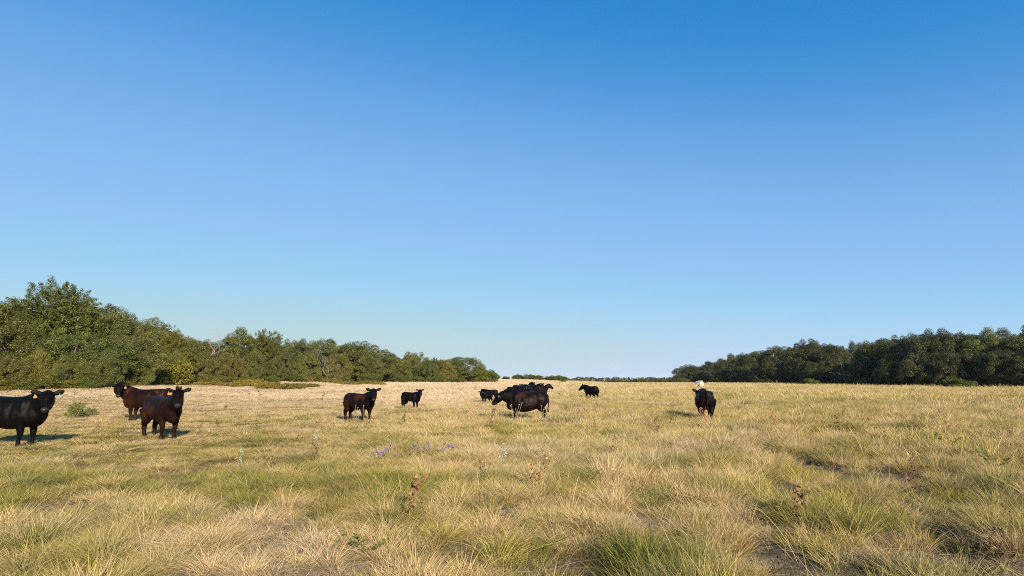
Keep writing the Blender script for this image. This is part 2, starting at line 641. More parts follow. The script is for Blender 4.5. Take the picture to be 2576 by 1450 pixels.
def make_feather_crown(seed, H, R, zlow, ntwig, per, leaf):
    """upswept sprays of small leaves along outward twigs"""
    r = np.random.default_rng(seed)
    zc = zlow + (H - zlow) * 0.35
    P, N, Rn, C = [], [], [], []
    for k in range(ntwig):
        az = r.random() * 2 * np.pi
        el = math.asin(r.uniform(-0.5, 1.0))
        d = np.array([math.cos(az) * math.cos(el), math.sin(az) * math.cos(el), math.sin(el)])
        up = (H - zc) if d[2] > 0 else (zc - zlow)
        lob = 0.84 + 0.36 * float(fbm(az * 1.1 + seed, el * 1.6 + 2 * seed, 2))
        f = r.uniform(0.35, 0.94) * lob
        a = np.array([d[0] * R * f, d[1] * R * f, zc + d[2] * up * f])
        L = r.uniform(.8, 1.8) * (H / 10)
        dd = unit(d * np.array([1, 1, 0.5]) + np.array([0, 0, r.uniform(0.15, 0.9)]) + r.normal(size=3) * 0.3)
        s = r.random(per) ** 0.8
        bend = np.array([d[0], d[1], -0.5]) * 0.25
        p = a + dd * (s * L)[:, None] + bend * (s ** 2 * L)[:, None]
        p += r.normal(size=(per, 3)) * (0.30 * (1.05 - s) * L * 0.55 + 0.05)[:, None]
        P.append(p)
        N.append(unit(r.normal(size=(per, 3)) * 0.8 + d * 0.5 + np.array([0, 0, 0.4])))
        Rn.append(np.clip(r.normal(0.45, 0.2, per) + 0.15 * s + r.normal(0, 0.1), 0, 1))
        C.append(a)
    P = np.concatenate(P); N = np.concatenate(N); Rn = np.concatenate(Rn)
    keep = P[:, 2] > 0.05
    P, N, Rn = P[keep], N[keep], Rn[keep]
    V, Q = leaf_quads(P, N, r.uniform(0.7, 1.3, len(P)) * leaf, r, 2.2)
    return mesh_np('crown', V, Q, {'rnd': np.repeat(Rn, 4)}), np.array(C)


def make_trunk(seed, C, H, rad, fork, nlimb=14, rl=0.07):
    r = np.random.default_rng(seed + 99)
    mb = MB()
    n = 7
    t = np.linspace(0, 1, n)
    wob = np.cumsum(r.normal(size=(n, 2)) * 0.08 * H / 10, axis=0)
    pts = np.stack([wob[:, 0], wob[:, 1], t * fork * H], 1); pts[0, :2] = 0
    mb.tube(pts, rad * (1.25 - 0.6 * t) * np.where(t == 0, 1.3, 1), 8)
    pick = r.permutation(len(C))[:nlimb]
    for k in pick:
        s = pts[r.integers(2, n)]
        e = C[k]
        m1 = s * 0.6 + e * 0.4 + r.normal(size=3) * 0.35 + np.array([0, 0, 0.3])
        m2 = s * 0.25 + e * 0.75 + r.normal(size=3) * 0.35
        mb.tube(np.array([s, m1, m2, e]), [rl * 2.0, rl * 1.3, rl * 0.8, rl * 0.25], 5)
        for q in range(3):
            e2 = e + unit(r.normal(size=3) + np.array([e[0], e[1], 0.2]) * 0.2) * r.uniform(0.5, 1.3)
            mb.tube(np.array([m2, (m2 + e2) / 2 + r.normal(size=3) * 0.15, e2]), [rl * 0.6, rl * 0.4, rl * 0.12], 4)
    return mb.mesh('trunk', True)


def branch_rec(mb, p, d, L, rad, depth, r, spread=0.6, up=0.15, sides=4):
    n = 4
    pts = [p]
    dd = d
    for i in range(n):
        dd = unit(dd + r.normal(size=3) * 0.16 + np.array([0, 0, up * 0.3]))
        pts.append(pts[-1] + dd * L / n)
    mb.tube(np.array(pts), np.linspace(rad, rad * 0.6, n + 1), sides, cap=False)
    if depth <= 0: return
    for k in range(r.integers(2, 4)):
        s = r.integers(2, n + 1)
        nd = unit(dd + r.normal(size=3) * spread + np.array([0, 0, up]))
        branch_rec(mb, pts[s], nd, L * r.uniform(0.6, 0.85), rad * 0.58, depth - 1, r, spread, up, sides)


def tree_proto(name, crown, trunk, mleaf, mbark, H):
    root = empty(name)
    c = obj('crown', crown, mleaf, root)
    c['kind'] = 'stuff'
    obj('trunk', trunk, mbark, root)
    root['_h'] = H
    return root


PROTOS = {}
for k in range(5):
    cm, C = make_crown(11 + k, 9.4, 4.3 + 0.25 * k, 0.5 if k < 3 else 1.0, 210, 90000, 0.088, (0.42, 0.95), 0.30)
    tm = make_trunk(11 + k, C, 9.4, 0.24, 0.45, 16, 0.06)
    PROTOS['oak', k] = (cm, tm, M_OAK, M_BARK, 10.0, 5.2 + 0.25 * k)
for k in range(3):
    cm, C = make_feather_crown(31 + k, 9.2, 4.2, 0.7, 950, 145, 0.068)
    tm = make_trunk(31 + k, C, 9.2, 0.2, 0.4, 18, 0.05)
    PROTOS['elm', k] = (cm, tm, M_ELM, M_BARK, 10.0, 5.3)
for k in range(4):
    cm, C = make_crown(51 + k, 2.5, 1.7, 0.12, 48, 9000, 0.10, (0.32, 0.62), 0.45)
    tm = make_trunk(51 + k, C, 2.5, 0.06, 0.3, 12, 0.018)
    PROTOS['shrub', k] = (cm, tm, M_SHRUB, M_BARK, 3.0, 2.2)
for k in range(3):
    cm, C = make_feather_crown(71 + k, 0.95, 1.25, 0.05, 150, 26, 0.055)
    tm = make_trunk(71 + k, C, 0.95, 0.02, 0.3, 14, 0.008)
    PROTOS['gold', k] = (cm, tm, M_GOLD, M_GREENSTEM, 1.1, 1.45)

cm, C = make_feather_crown(91, .95, 1.0, .03, 60, 34, .045)
PROTOS['feather', 0] = (cm, make_trunk(91, C, .95, .02, .3, 14, .008), M_SHRUB, M_GREENSTEM, 1.1, 1.2)
FIRST = {}
OBJNAME = {'oak': 'oak_tree', 'elm': 'elm_tree', 'shrub': 'shrub', 'gold': 'goldenrod_bush'}


def plant(kind, k, xd, D, top, wpx, label, cat='tree', group=None, tint=(1, 1, 1), rz=None, name=None, sink=0.0):
    cm, tm, ml, mb_, H0, R0 = PROTOS[kind, k]
    p = at(xd, D)
    H = z_for(top, D) - p.z + sink
    x = (xd - 1288) / FPX * (D * CP + (p.z + H * 0.5 - EYE) * SP)
    p = Vector((x, D, gh(x, D) - sink))
    wid = wpx * D / FPX / 2
    nm = name or OBJNAME[kind]
    root = empty(nm, p, random.uniform(0, 6.28) if rz is None else rz)
    c = obj('crown', cm, ml, root)
    c['kind'] = 'stuff'
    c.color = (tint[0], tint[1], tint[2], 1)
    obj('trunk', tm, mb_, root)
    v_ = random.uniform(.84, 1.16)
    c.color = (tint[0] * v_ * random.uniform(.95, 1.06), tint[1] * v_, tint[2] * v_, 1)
    root.scale = (wid / R0, wid / R0, H / H0)
    tag(root, label, cat, group)
    return root


LM = [(20, "the left edge cow's body"), (130, "the left edge cow's head"), (195, 'the feathery green bush'), (292, "the rear brown cow's head"),
      (368, "the rear brown cow's back"), (452, "the front brown cow's head"), (512, 'the bare dead tree'), (602, 'the dense green oak'), (664, 'the mid wood elm'),
      (742, 'the knobbly topped oak'), (826, 'the small bare tree'), (893, 'the back of the heifer'), (940, 'the head of the heifer'), (1033, 'the lone calf'), (1092, 'the bright green elm'),
      (1168, 'the last rounded oak'), (1222, 'the calf beside the large cow'), (1320, 'the bunched herd'), (1488, 'the lone heifer'), (1590, 'the gap beside the lone heifer'), (1763, 'the white feeder'),
      (1838, 'the low second hump'), (1888, 'the rising oak'), (1950, 'the double topped oak shoulder'), (2028, 'the double topped oak'), (2132, 'the slanting pale trunk'), (2205, 'the heavy dark oak'),
      (2282, 'the broad dark oak'), (2352, 'the tallest dark oak'), (2405, 'the pale green bush'), (2490, 'the olive tinged oak'), (2570, 'the right edge of the picture')]
USED = set()


def beside(base, xd):
    for d, x, nm in sorted((abs(xd - x), x, nm) for x, nm in LM)[:7]:
        rel = 'in line with' if d <= 14 else ('left of' if xd < x else 'right of')
        lab = '%s, %s %s' % (base, rel, nm)
        if lab not in USED:
            USED.add(lab)
            return lab
    return lab


GL = 'trees of the left wood'
OLIVE = (1.25, 1.05, .8)
L = [
    # kind, variant, xd, D, top, width px, tint, label
    ('oak', 0, -45, 60, 732, 260, (1, 1, 1), 'dark green oak cut off by the left edge of the picture'),
    ('elm', 0, 140, 63, 704, 270, (.85, .95, .8), 'tallest tree of the left wood, feathery olive elm with upswept sprays'),
    ('oak', 1, 262, 66, 764, 180, (1, 1, .9), 'oak on the right shoulder of the tallest elm'),
    ('oak', 2, 30, 54, 806, 240, (1.05, 1.0, .8), 'low bushy oak in front of the left edge of the wood'),
    ('oak', 3, 200, 56, 832, 300, (.92, 1, 1), 'broad dark oak whose leaves reach down behind the two brown cows'),
    ('oak', 4, 320, 62, 838, 190, (1, 1, .95), 'rounded oak above the brown cow with the orange and yellow tags'),
    ('oak', 1, 385, 78, 796, 150, (1.05, 1.02, .85), 'oak forming the second hump of the left wood'),
    ('elm', 1, 432, 76, 826, 120, (1.0, .92, .6), 'olive brown elm between the left oaks and the dead tree'),
    ('oak', 0, 490, 88, 846, 130, (1, 1, .9), 'oak in front of the bare dead tree'),
    ('oak', 2, 602, 92, 828, 150, (1, 1.02, .9), 'dense green oak right of the bare dead tree'),
    ('elm', 2, 664, 94, 828, 130, (.9, .92, .7), 'feathery olive elm pressed against a dense oak in mid wood'),
    ('oak', 3, 742, 106, 848, 110, (1, 1, .9), 'oak with a knobbly top right of the feathery olive elm'),
    ('oak', 4, 812, 118, 850, 120, (.95, .98, .9), 'oak behind the small patch of bare grey branches'),
    ('oak', 1, 912, 118, 856, 165, (.98, 1, .95), 'large dome shaped oak above the black brown heifer'),
    ('oak', 2, 985, 138, 892, 110, (1.05, 1.05, .8), 'lower oak on the right flank of the large dome shaped oak'),
    ('oak', 3, 1042, 165, 882, 90, (1.1, 1.1, 1), 'pale topped oak rising above the trees over the black calf'),
    ('elm', 0, 1092, 158, 900, 80, (1.0, 1.1, .7), 'bright green elm in the thinning end of the left wood'),
    ('oak', 4, 1168, 165, 896, 112, (.95, 1, .95), 'last rounded oak near the right end of the left wood'),
    ('shrub', 0, 1236, 168, 928, 52, (.8, .9, .6), 'green bushy sapling ending the left wood'),
    ('shrub', 1, 1205, 166, 922, 60, (.8, .9, .6), 'green bushy sapling tucked beside the last rounded oak'),
]
for kd, v, xd, D, top, w, tint, lab in L:
    plant(kd, v, xd, D, top, w, lab, 'tree' if kd != 'shrub' else 'bush', GL, tint, name=None if kd != 'shrub' else 'sapling')
# second row that closes the wood, and low oaks at its edge
fill_l = [(60, 74, 770, 240), (-120, 70, 760, 260), (330, 88, 815, 200), (460, 100, 862, 160), (545, 108, 868, 170), (700, 120, 862, 150),
          (780, 130, 870, 140), (860, 135, 872, 140), (960, 155, 888, 120), (1020, 178, 902, 120), (1120, 180, 902, 110), (1075, 182, 905, 100)]
for i, (xd, D, top, w) in enumerate(fill_l):
    plant('oak', i % 5, xd, D, top, w, beside('back row oak of the left wood', xd), 'tree', 'back row oaks of the left wood', (1, 1, .9))
edge_l = [(95, 50.5, 880, 110), (262, 52, 884, 105), (345, 60, 884, 90), (40, 49, 890, 110), (170, 51, 890, 100), (440, 73, 880, 80), (580, 85, 880, 80), (775, 104, 886, 75), (930, 114, 890, 80), (520, 84, 880, 80), (640, 88, 876, 75), (708, 92, 880, 75), (850, 110, 886, 75), (1010, 136, 900, 70), (1085, 152, 912, 60), (1125, 155, 908, 60)]
for i, (xd, D, top, w) in enumerate(edge_l):
    plant('oak', (i + 2) % 5, xd, D, top, w, beside('low leafy oak at the wood edge', xd), 'tree', 'low oaks along the edge of the left wood',
          (1.0, 1.0, .85) if i % 3 else OLIVE, sink=0.9)

# undergrowth at the foot of the left wood
ug = [(20, 46.5, 950, 70, 1), (75, 47, 953, 60, 2), (128, 48.5, 952, 70, 3), (185, 49.5, 951, 60, 0), (232, 50, 953, 60, 1), (300, 54, 955, 60, 2), (395, 66, 938, 60, 3),
      (470, 80, 935, 70, 0), (545, 80, 942, 60, 1), (610, 83, 944, 60, 2), (680, 88, 943, 60, 3), (745, 92, 941, 60, 0), (800, 100, 944, 60, 1),
      (860, 104, 946, 60, 2), (1000, 128, 944, 50, 3), (1050, 138, 945, 50, 0), (1100, 145, 946, 50, 1), (1150, 152, 948, 50, 2), (1210, 158, 946, 50, 3)]
for xd, D, top, w, v in ug:
    plant('shrub', v, xd, D, top, w, beside('yellow green bush at the wood foot', xd), 'bush', 'bushes at the foot of the left wood',
          random.choice([(1, 1, .7), (1.2, 1.0, .6), (.8, .9, .7)]))
plant('shrub', 2, 445, 72, 898, 105, 'yellow tinged bush at the foot of the olive brown elm', 'bush', None, (1.3, 1.08, .5))
plant('shrub', 3, 400, 70, 926, 70, 'small yellow green bush left of the yellow tinged bush', 'bush', None, (1.15, 1.0, .5))

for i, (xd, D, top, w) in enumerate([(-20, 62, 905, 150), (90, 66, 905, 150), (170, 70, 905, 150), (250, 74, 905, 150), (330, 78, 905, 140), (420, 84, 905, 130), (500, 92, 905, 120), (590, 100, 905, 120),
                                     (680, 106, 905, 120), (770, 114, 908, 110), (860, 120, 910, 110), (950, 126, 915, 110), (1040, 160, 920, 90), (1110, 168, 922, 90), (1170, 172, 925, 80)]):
    plant('shrub', i % 4, xd, D, top, w, beside('shaded thicket deep in the left wood', xd), 'bush', 'thickets deep in the left wood', (.5, .6, .5), sink=.5)  # shade under the crowns is painted in by the dark tint
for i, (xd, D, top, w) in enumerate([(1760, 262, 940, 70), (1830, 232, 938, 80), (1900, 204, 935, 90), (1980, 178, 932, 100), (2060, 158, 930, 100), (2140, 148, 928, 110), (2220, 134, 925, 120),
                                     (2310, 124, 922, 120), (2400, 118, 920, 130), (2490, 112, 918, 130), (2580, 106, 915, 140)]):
    plant('shrub', (i + 1) % 4, xd, D, top, w, beside('shaded thicket deep in the right wood', xd), 'bush', 'thickets deep in the right wood', (.35, .42, .35), sink=.5)  # darker tint again carries the shade inside the wood

# band of goldenrod in front of the wood
gold = [(540, 970, 60), (590, 968, 74), (642, 966, 70), (690, 969, 70), (735, 967, 76), (782, 970, 60), (505, 972, 34), (615, 974, 60), (670, 975, 60), (712, 975, 50), (760, 974, 50),
        (835, 961, 70), (880, 962, 74), (922, 963, 70), (955, 964, 46), (700, 959, 70), (760, 958, 70), (640, 958, 60), (560, 958, 60)]
for i, (xd, yb, w) in enumerate(gold):
    D = 72 if yb > 964.5 else 96
    if 830 < xd < 960: D = 100
    p = at(xd, D)
    h = random.uniform(0.6, 1.15)
    D += random.uniform(-7, 3)
    root = plant('gold', i % 3, xd, D, 900, w, beside('low goldenrod bush before the wood', xd), 'bush', 'goldenrod bushes before the left wood',
                 random.choice([(1.15, 1.05, .9), (.9, .95, .9), (1.25, 1.08, .8)]))
    root.scale.z = h / 1.1

# dead bare trees
def dead_tree(name, seed, xd, D, top, L0, rad, label, lean=(0, 0, 1), depth=5, base=0.0):
    r = np.random.default_rng(seed)
    mb = MB()
    p = at(xd, D)
    H = z_for(top, D) - p.z
    branch_rec(mb, np.array([0, 0, 0.0]), unit(np.array(lean, float)), H * 0.34, rad, depth, r, 0.55, 0.10, 4)
    V = np.concatenate(mb.V)
    sc = H / V[:, 2].max()
    mb.V = [v * np.array([sc, sc, sc]) for v in mb.V]
    o = empty(name, p, 0)
    obj('trunk', mb.mesh('trunk', True), M_PALEBARK, o)
    tag(o, label, 'tree')
    return o


dead_tree('dead_tree', 5, 512, 86, 806, 3, 0.10, 'bare pale grey dead tree standing among the oaks of the left wood', (0.05, 0, 1), 7)
dead_tree('dead_tree', 9, 826, 108, 872, 2, 0.06, 'small bare grey dead tree before the knobbly oaks in mid wood', (-0.1, 0, 1), 6)

# right wood
GR = 'trees of the right wood'
SHADE_TINT = (.50, .54, .48)  # shade among the right oaks is put into their darker leaf tint
Rr = [
    (1728, 262, 916, 74, 'oak at the far left end of the right wood'),
    (1790, 240, 908, 80, 'oak behind the white feeder'),
    (1838, 214, 892, 86, 'low oak second hump of the right wood'),
    (1888, 196, 882, 92, 'oak on the rising left part of the right wood'),
    (1950, 174, 868, 104, 'oak left of the tall double topped oak in the right wood'),
    (2028, 150, 850, 116, 'tall double topped oak midway along the right wood'),
    (2100, 142, 864, 104, 'oak before the pale leaning trunk in the right wood'),
    (2146, 150, 862, 74, 'small round crowned oak in the notch of the right wood'),
    (2205, 124, 849, 124, 'heavy dark oak right of the notch in the right wood'),
    (2282, 116, 835, 134, 'broad dark oak left of the tallest oak in the right wood'),
    (2352, 108, 823, 150, 'tallest dark oak of the right wood'),
    (2425, 106, 834, 130, 'dark oak on the right of the tallest one'),
    (2490, 102, 829, 140, 'olive tinged oak near the right edge of the picture'),
    (2575, 97, 832, 150, 'dark oak cut off by the right edge of the picture'),
    (2640, 108, 806, 190, 'high crown on the rise beyond the right edge'),
]
for i, (xd, D, top, w, lab) in enumerate(Rr):
    plant('oak', (3 * i + 1) % 5, xd, D, top, w, lab, 'tree', GR, SHADE_TINT if xd != 2490 else (.95, 1.0, .6), rz=1.3 * i)
fill_r = [(1760, 280, 920, 90), (1815, 262, 904, 90), (1865, 236, 892, 95), (1920, 214, 880, 100), (1985, 190, 866, 110), (2065, 170, 862, 120), (2170, 160, 866, 120),
          (2250, 146, 848, 130), (2320, 138, 838, 130), (2390, 132, 838, 130), (2455, 128, 838, 130), (2530, 124, 830, 150), (2620, 118, 828, 170), (2700, 105, 815, 170), (2760, 112, 800, 200)]
for i, (xd, D, top, w) in enumerate(fill_r):
    plant('oak', (2 * i) % 5, xd, D, top, w, beside('back row dark oak', xd), 'tree', 'back row oaks of the right wood', SHADE_TINT, rz=0.9 * i)
edge_r = [(1712, 250, 938, 44), (1765, 230, 930, 60), (1815, 206, 925, 64), (1862, 190, 920, 66), (1915, 176, 915, 70), (1985, 158, 908, 84), (2060, 142, 905, 90), (2130, 134, 908, 80),
          (2180, 122, 900, 90), (2245, 112, 893, 100), (2310, 106, 885, 110), (2385, 102, 882, 110), (2455, 99, 880, 110), (2535, 95, 876, 130), (2600, 92, 878, 130)]
for i, (xd, D, top, w) in enumerate(edge_r):
    plant('oak', (i + 3) % 5, xd, D, top, w, beside('low dark oak at the wood edge', xd), 'tree', 'low oaks along the edge of the right wood', SHADE_TINT, rz=0.7 * i, sink=0.6)
for xd, D, top, w, lab in [(2405, 90, 946, 78, 'pale green bush before the dark oaks on the right'), (2040, 130, 950, 40, 'small green bush below the tall double topped oak'),
                           (2170, 116, 950, 40, 'small green bush below the heavy dark oak'), (1812, 190, 955, 22, 'small green bush right of the white feeder')]:
    plant('shrub', 1, xd, D, top, w, lab, 'bush', None, (.9, 1.0, .7))
o = dead_tree('dead_tree', 21, 2132, 125, 898, 2, 0.035, 'slanting pale bare trunk against the dark right wood', (-0.25, 0, 1), 3)

# bushes on the rise in the middle and scrub beyond the crest
mid = [(1272, 255, 946, 24, 0, 'leftmost small bush on the middle rise'), (1303, 255, 941, 36, 1, 'open bush on the middle rise beside the leftmost small one'),
       (1334, 252, 940, 38, 2, 'rounded bush at the centre of the middle rise'), (1356, 250, 943, 34, 3, 'bush joined to the rounded bush on the middle rise'),
       (1386, 250, 944, 36, 0, 'left part of the long thicket on the middle rise'), (1404, 248, 943, 36, 1, 'middle part of the long thicket on the middle rise'),
       (1418, 246, 945, 24, 2, 'right end of the long thicket on the middle rise'), (1414, 196, 957, 26, 3, 'green bush on the slope below the middle rise'),
       (1402, 190, 961, 16, 1, 'tiny bush beside the green bush on the slope')]
for xd, D, top, w, v, lab in mid:
    plant('shrub', v, xd, D, top, w, lab, 'bush', 'bushes on the middle rise', (.75, .80, .62))
sc_list = [(1452, 330, 957.5, 40), (1475, 420, 958, 30), (1535, 260, 957, 34), (1556, 250, 955, 34), (1580, 270, 957, 34), (1600, 255, 954, 40), (1618, 250, 952, 30),
           (1640, 260, 956.5, 36), (1662, 235, 954, 40), (1682, 225, 952, 40), (1700, 222, 950, 36), (1655, 300, 951, 30), (1690, 290, 948, 34), (1720, 228, 951, 40)]
for i, (xd, D, top, w) in enumerate(sc_list):
    plant('shrub', i % 4, xd, D, top, w, beside('olive scrub beyond the crest', xd), 'bush', 'scrub beyond the crest', (.7, .75, .6))

# distant woods in the valley: nobody could count them
def far_woods():
    r = np.random.default_rng(77)
    P, N, Sz = [], [], []
    for k in range(2600):
        D = 700 * (11000 / 700) ** r.random()
        xd = r.uniform(1330, 1800)
        X = (xd - 1288) / FPX * D
        if fbm(np.array([X * 0.0016 + 3]), np.array([D * 0.0016]), 3)[0] < 0.47: continue
        z = gh(X, D)
        h = r.uniform(4, 9)
        n = 16
        v = unit(r.normal(size=(n, 3)))
        P.append(np.array([X, D, z + h * 0.5]) + v * np.array([h * 0.9, h * 0.9, h * 0.5]))
        N.append(unit(v + r.normal(size=(n, 3)) * 0.3)); Sz.append(np.full(n, h * 0.55))
    P = np.concatenate(P); N = np.concatenate(N); Sz = np.concatenate(Sz)
    V, Q = leaf_quads(P, N, Sz, r, 1.2)
    me = mesh_np('far_woods', V, Q, {'rnd': np.repeat(r.random(len(P)), 4)})
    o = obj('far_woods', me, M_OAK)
    o.color = (.35, .45, .48, 1)  # blue of the distance haze put into the leaf tint
    tag(o, 'haze blue tinted woods far off in the valley', 'woods', kind='stuff')


far_woods()

# two pylons far off
def pylon(xd, D, label):
    p = at(xd, D)
    o = empty('pylon', p)
    mb = MB()
    H = 46.0
    for sx in (-1, 1):
        for sy in (-1, 1):
            mb.tube(np.array([[sx * 4, sy * 4, -2], [sx * 1.1, sy * 1.1, H * .7], [sx * .5, sy * .5, H]]), 0.28, 4)
    for k in range(8):
        a, b = k / 8, (k + 1) / 8
        w0, w1 = 4 - 3.4 * a, 4 - 3.4 * b
        for s in (-1, 1):
            mb.tube(np.array([[-w0, s * w0, a * H], [w1, s * w1, b * H]]), 0.16, 4)
            mb.tube(np.array([[w0, s * w0, a * H], [-w1, s * w1, b * H]]), 0.16, 4)
    obj('lattice', mb.mesh('lattice'), M_STEEL, o)
    for h, w in ((.72, 9), (.84, 7), (.95, 5)):
        m2 = MB()
        m2.tube(np.array([[-w, 0, h * H], [0, 0, h * H + 1.2], [w, 0, h * H]]), 0.3, 4)
        obj('cross_arm', m2.mesh('cross_arm'), M_STEEL, o)
    tag(o, label, 'pylon', 'pylons in the distance')


pylon(1466, 5200, 'left one of two faint power pylons on the horizon')
pylon(1518, 5000, 'right one of two faint power pylons on the horizon')

# ----------------------------------------------------------------- mineral feeder
def feeder():
    D = 88.0
    p = at(1763, D)
    k = D / FPX                       # metres per picture pixel there
    o = empty('mineral_feeder', p, math.radians(15))
    W, Dp = 1.0, 1.0
    z0, z1 = z_for(971.5, D) - p.z, z_for(962.5, D) - p.z
    # four corner legs
    for sx in (-1, 1):
        for sy in (-1, 1):
            mb = MB(); mb.tube(np.array([[sx * .48, sy * .48, -0.05], [sx * .48, sy * .48, z1]]), 0.03, 6)
            obj('leg', mb.mesh('leg'), M_RUST, o)
    # tray with a rim
    mb = MB(); mb.box((0, 0, z0 - .03), (1.04, 1.04, .05))
    tr = obj('tray', mb.mesh('tray'), M_RUST, o)
    for (c, s) in (((0, -.52, z0 + .06), (1.04, .03, .14)), ((0, .52, z0 + .06), (1.04, .03, .14)), ((-.52, 0, z0 + .061), (.03, 1.0, .14)), ((.52, 0, z0 + .061), (.03, 1.0, .14))):
        mb = MB(); mb.box(c, s); obj('rim', mb.mesh('rim'), M_PANEL, tr)
    mb = MB()
    a = np.linspace(0, 2 * np.pi, 14, endpoint=False)
    mb.rings([np.stack([np.cos(a) * q, np.sin(a) * q, np.full(14, zz)], 1) for q, zz in ((.40, z0), (.36, z0 + .16), (.2, z0 + .25), (.05, z0 + .27))])
    obj('mineral_heap', mb.mesh('mineral_heap', True), M_TUB, o)
    # white planked gable end facing the field, boards side by side
    nb = 6
    for i in range(nb):
        w = 1.06 / nb
        xc = -.53 + w * (i + .5)
        zt = z1 + .24 - abs(xc) * .32
        mb = MB(); mb.box((xc, -.565 - .004 * (i % 2), (z0 - .05 + zt) / 2), (w - .010, .025, zt - z0 + .05))
        obj('plank', mb.mesh('plank'), M_PANEL, o)
    # boards closing the far side
    for i in range(nb):
        w = 1.0 / nb
        mb = MB(); mb.box((.575, -.5 + w * (i + .5), (z0 + z1) / 2), (.025, w - .008, z1 - z0 - .04))
        obj('plank', mb.mesh('plank'), M_RUST, o)
    # tin roof wings with corrugations
    for s in (-1, 1):
        n = 40
        y = np.linspace(-.85, .85, n)
        V, Q = [], []
        x0, x1 = 0.0, s * 1.85
        zt, zb = z1 + .27, z1 - .10
        for j, yy in enumerate(y):
            c = .012 * math.cos(yy * 2 * math.pi / .11)
            V += [(x0, yy, zt + c), (x1, yy, zb + c), (x0, yy, zt + c - .012), (x1, yy, zb + c - .012)]
        for j in range(n - 1):
            a0, b0 = 4 * j, 4 * j + 4
            Q += [(a0, b0, b0 + 1, a0 + 1), (a0 + 2, a0 + 3, b0 + 3, b0 + 2), (a0 + 1, b0 + 1, b0 + 3, a0 + 3), (a0, a0 + 2, b0 + 2, b0)]
        mb = MB(); mb.add(V, Q)
        obj('roof_sheet', mb.mesh('roof_sheet', True), M_TIN, o)
    mb = MB(); mb.tube(np.array([[0, -.87, z1 + .275], [0, .87, z1 + .275]]), .03, 6)
    obj('ridge_cap', mb.mesh('ridge_cap'), M_TIN, o)
    o.scale = (.54, .62, 1)
    tag(o, 'white plank mineral feeder with flared tin roof before the right wood', 'feeder')


feeder()

# ----------------------------------------------------------------- cattle
def sring(c, fx, fy, hw, hh, n=16, p=2.3, top=0.0):
    """super-ellipse ring; fx = width axis, fy = height axis; top>0 narrows the upper part"""
    a = np.arange(n) * 2 * np.pi / n
    ca, sa = np.cos(a), np.sin(a)
    u = np.sign(ca) * np.abs(ca) ** (2 / p) * hw
    v = np.sign(sa) * np.abs(sa) ** (2 / p) * hh
    u = u * (1 - top * np.clip(sa, -1, 1))
    return np.asarray(c) + u[:, None] * np.asarray(fx) + v[:, None] * np.asarray(fy)


def rotz(v, a):
    c, s = math.cos(a), math.sin(a)
    return np.array([v[0] * c - v[1] * s, v[0] * s + v[1] * c, v[2]])


def bez(p0, p1, p2, n):
    t = np.linspace(0, 1, n)[:, None]
    return (1 - t) ** 2 * p0 + 2 * (1 - t) * t * p1 + t ** 2 * p2


def tag_mesh(w=0.075, h=0.105):
    """plate with a narrow neck and a button"""
    prof = [(-.008, 0), (.008, 0), (.010, -.030), (w * .5, -.052), (w * .52, -h), (-w * .52, -h), (-w * .5, -.052), (-.010, -.030)]
    n = len(prof)
    V = [(x, -.002, z) for x, z in prof] + [(x, .002, z) for x, z in prof]
    bm_f = [list(range(n))[::-1], list(range(n, 2 * n))]
    me = bpy.data.meshes.new('ear_tag')
    F = [tuple(f) for f in bm_f] + [(i, (i + 1) % n, n + (i + 1) % n, n + i) for i in range(n)]
    V += [(.010 * math.cos(a), -.006, .010 * math.sin(a)) for a in np.arange(8) * math.pi / 4]
    F.append(tuple(range(2 * n, 2 * n + 8))[::-1])
    me.from_pydata(V, [], F)
    me.update()
    return me


TAGMESH = {}
for key, mt in (('orange', M_TAG_O), ('green', M_TAG_G), ('yellow', M_TAG_Y), ('white', M_TAG_W)):
    mm = tag_mesh()
    mm.materials.append(mt)
    TAGMESH[key] = mm
_eb = MB()
_a = np.arange(10) * 2 * np.pi / 10
_eb.rings([np.stack([np.cos(_a) * math.sin(q), np.sin(_a) * math.sin(q), np.full(10, math.cos(q))], 1) for q in np.linspace(0.15, math.pi - 0.15, 7)])
EYEMESH = _eb.mesh('eye', True)
EYEMESH.materials.append(M_EYE)


def number_mesh(txt):
    cu = bpy.data.curves.new('number', 'FONT')
    cu.body = txt
    cu.size = 0.036
    cu.align_x = 'CENTER'
    cu.extrude = 0.0006
    tmp = bpy.data.objects.new('number', cu)
    COL.objects.link(tmp)
    dg = bpy.context.evaluated_depsgraph_get()
    me = bpy.data.meshes.new_from_object(tmp.evaluated_get(dg))
    bpy.data.objects.remove(tmp)
    bpy.data.curves.remove(cu)
    me.materials.clear(); me.materials.append(M_INK)
    return me


def fbm3(P, f, seed=0.0):
    return (fbm(P[:, 0] * f + seed, P[:, 2] * f + 3 + seed, 3) + fbm(P[:, 1] * f + 7 + seed, P[:, 0] * f - P[:, 2] * f * .7 + seed, 3)) / 2


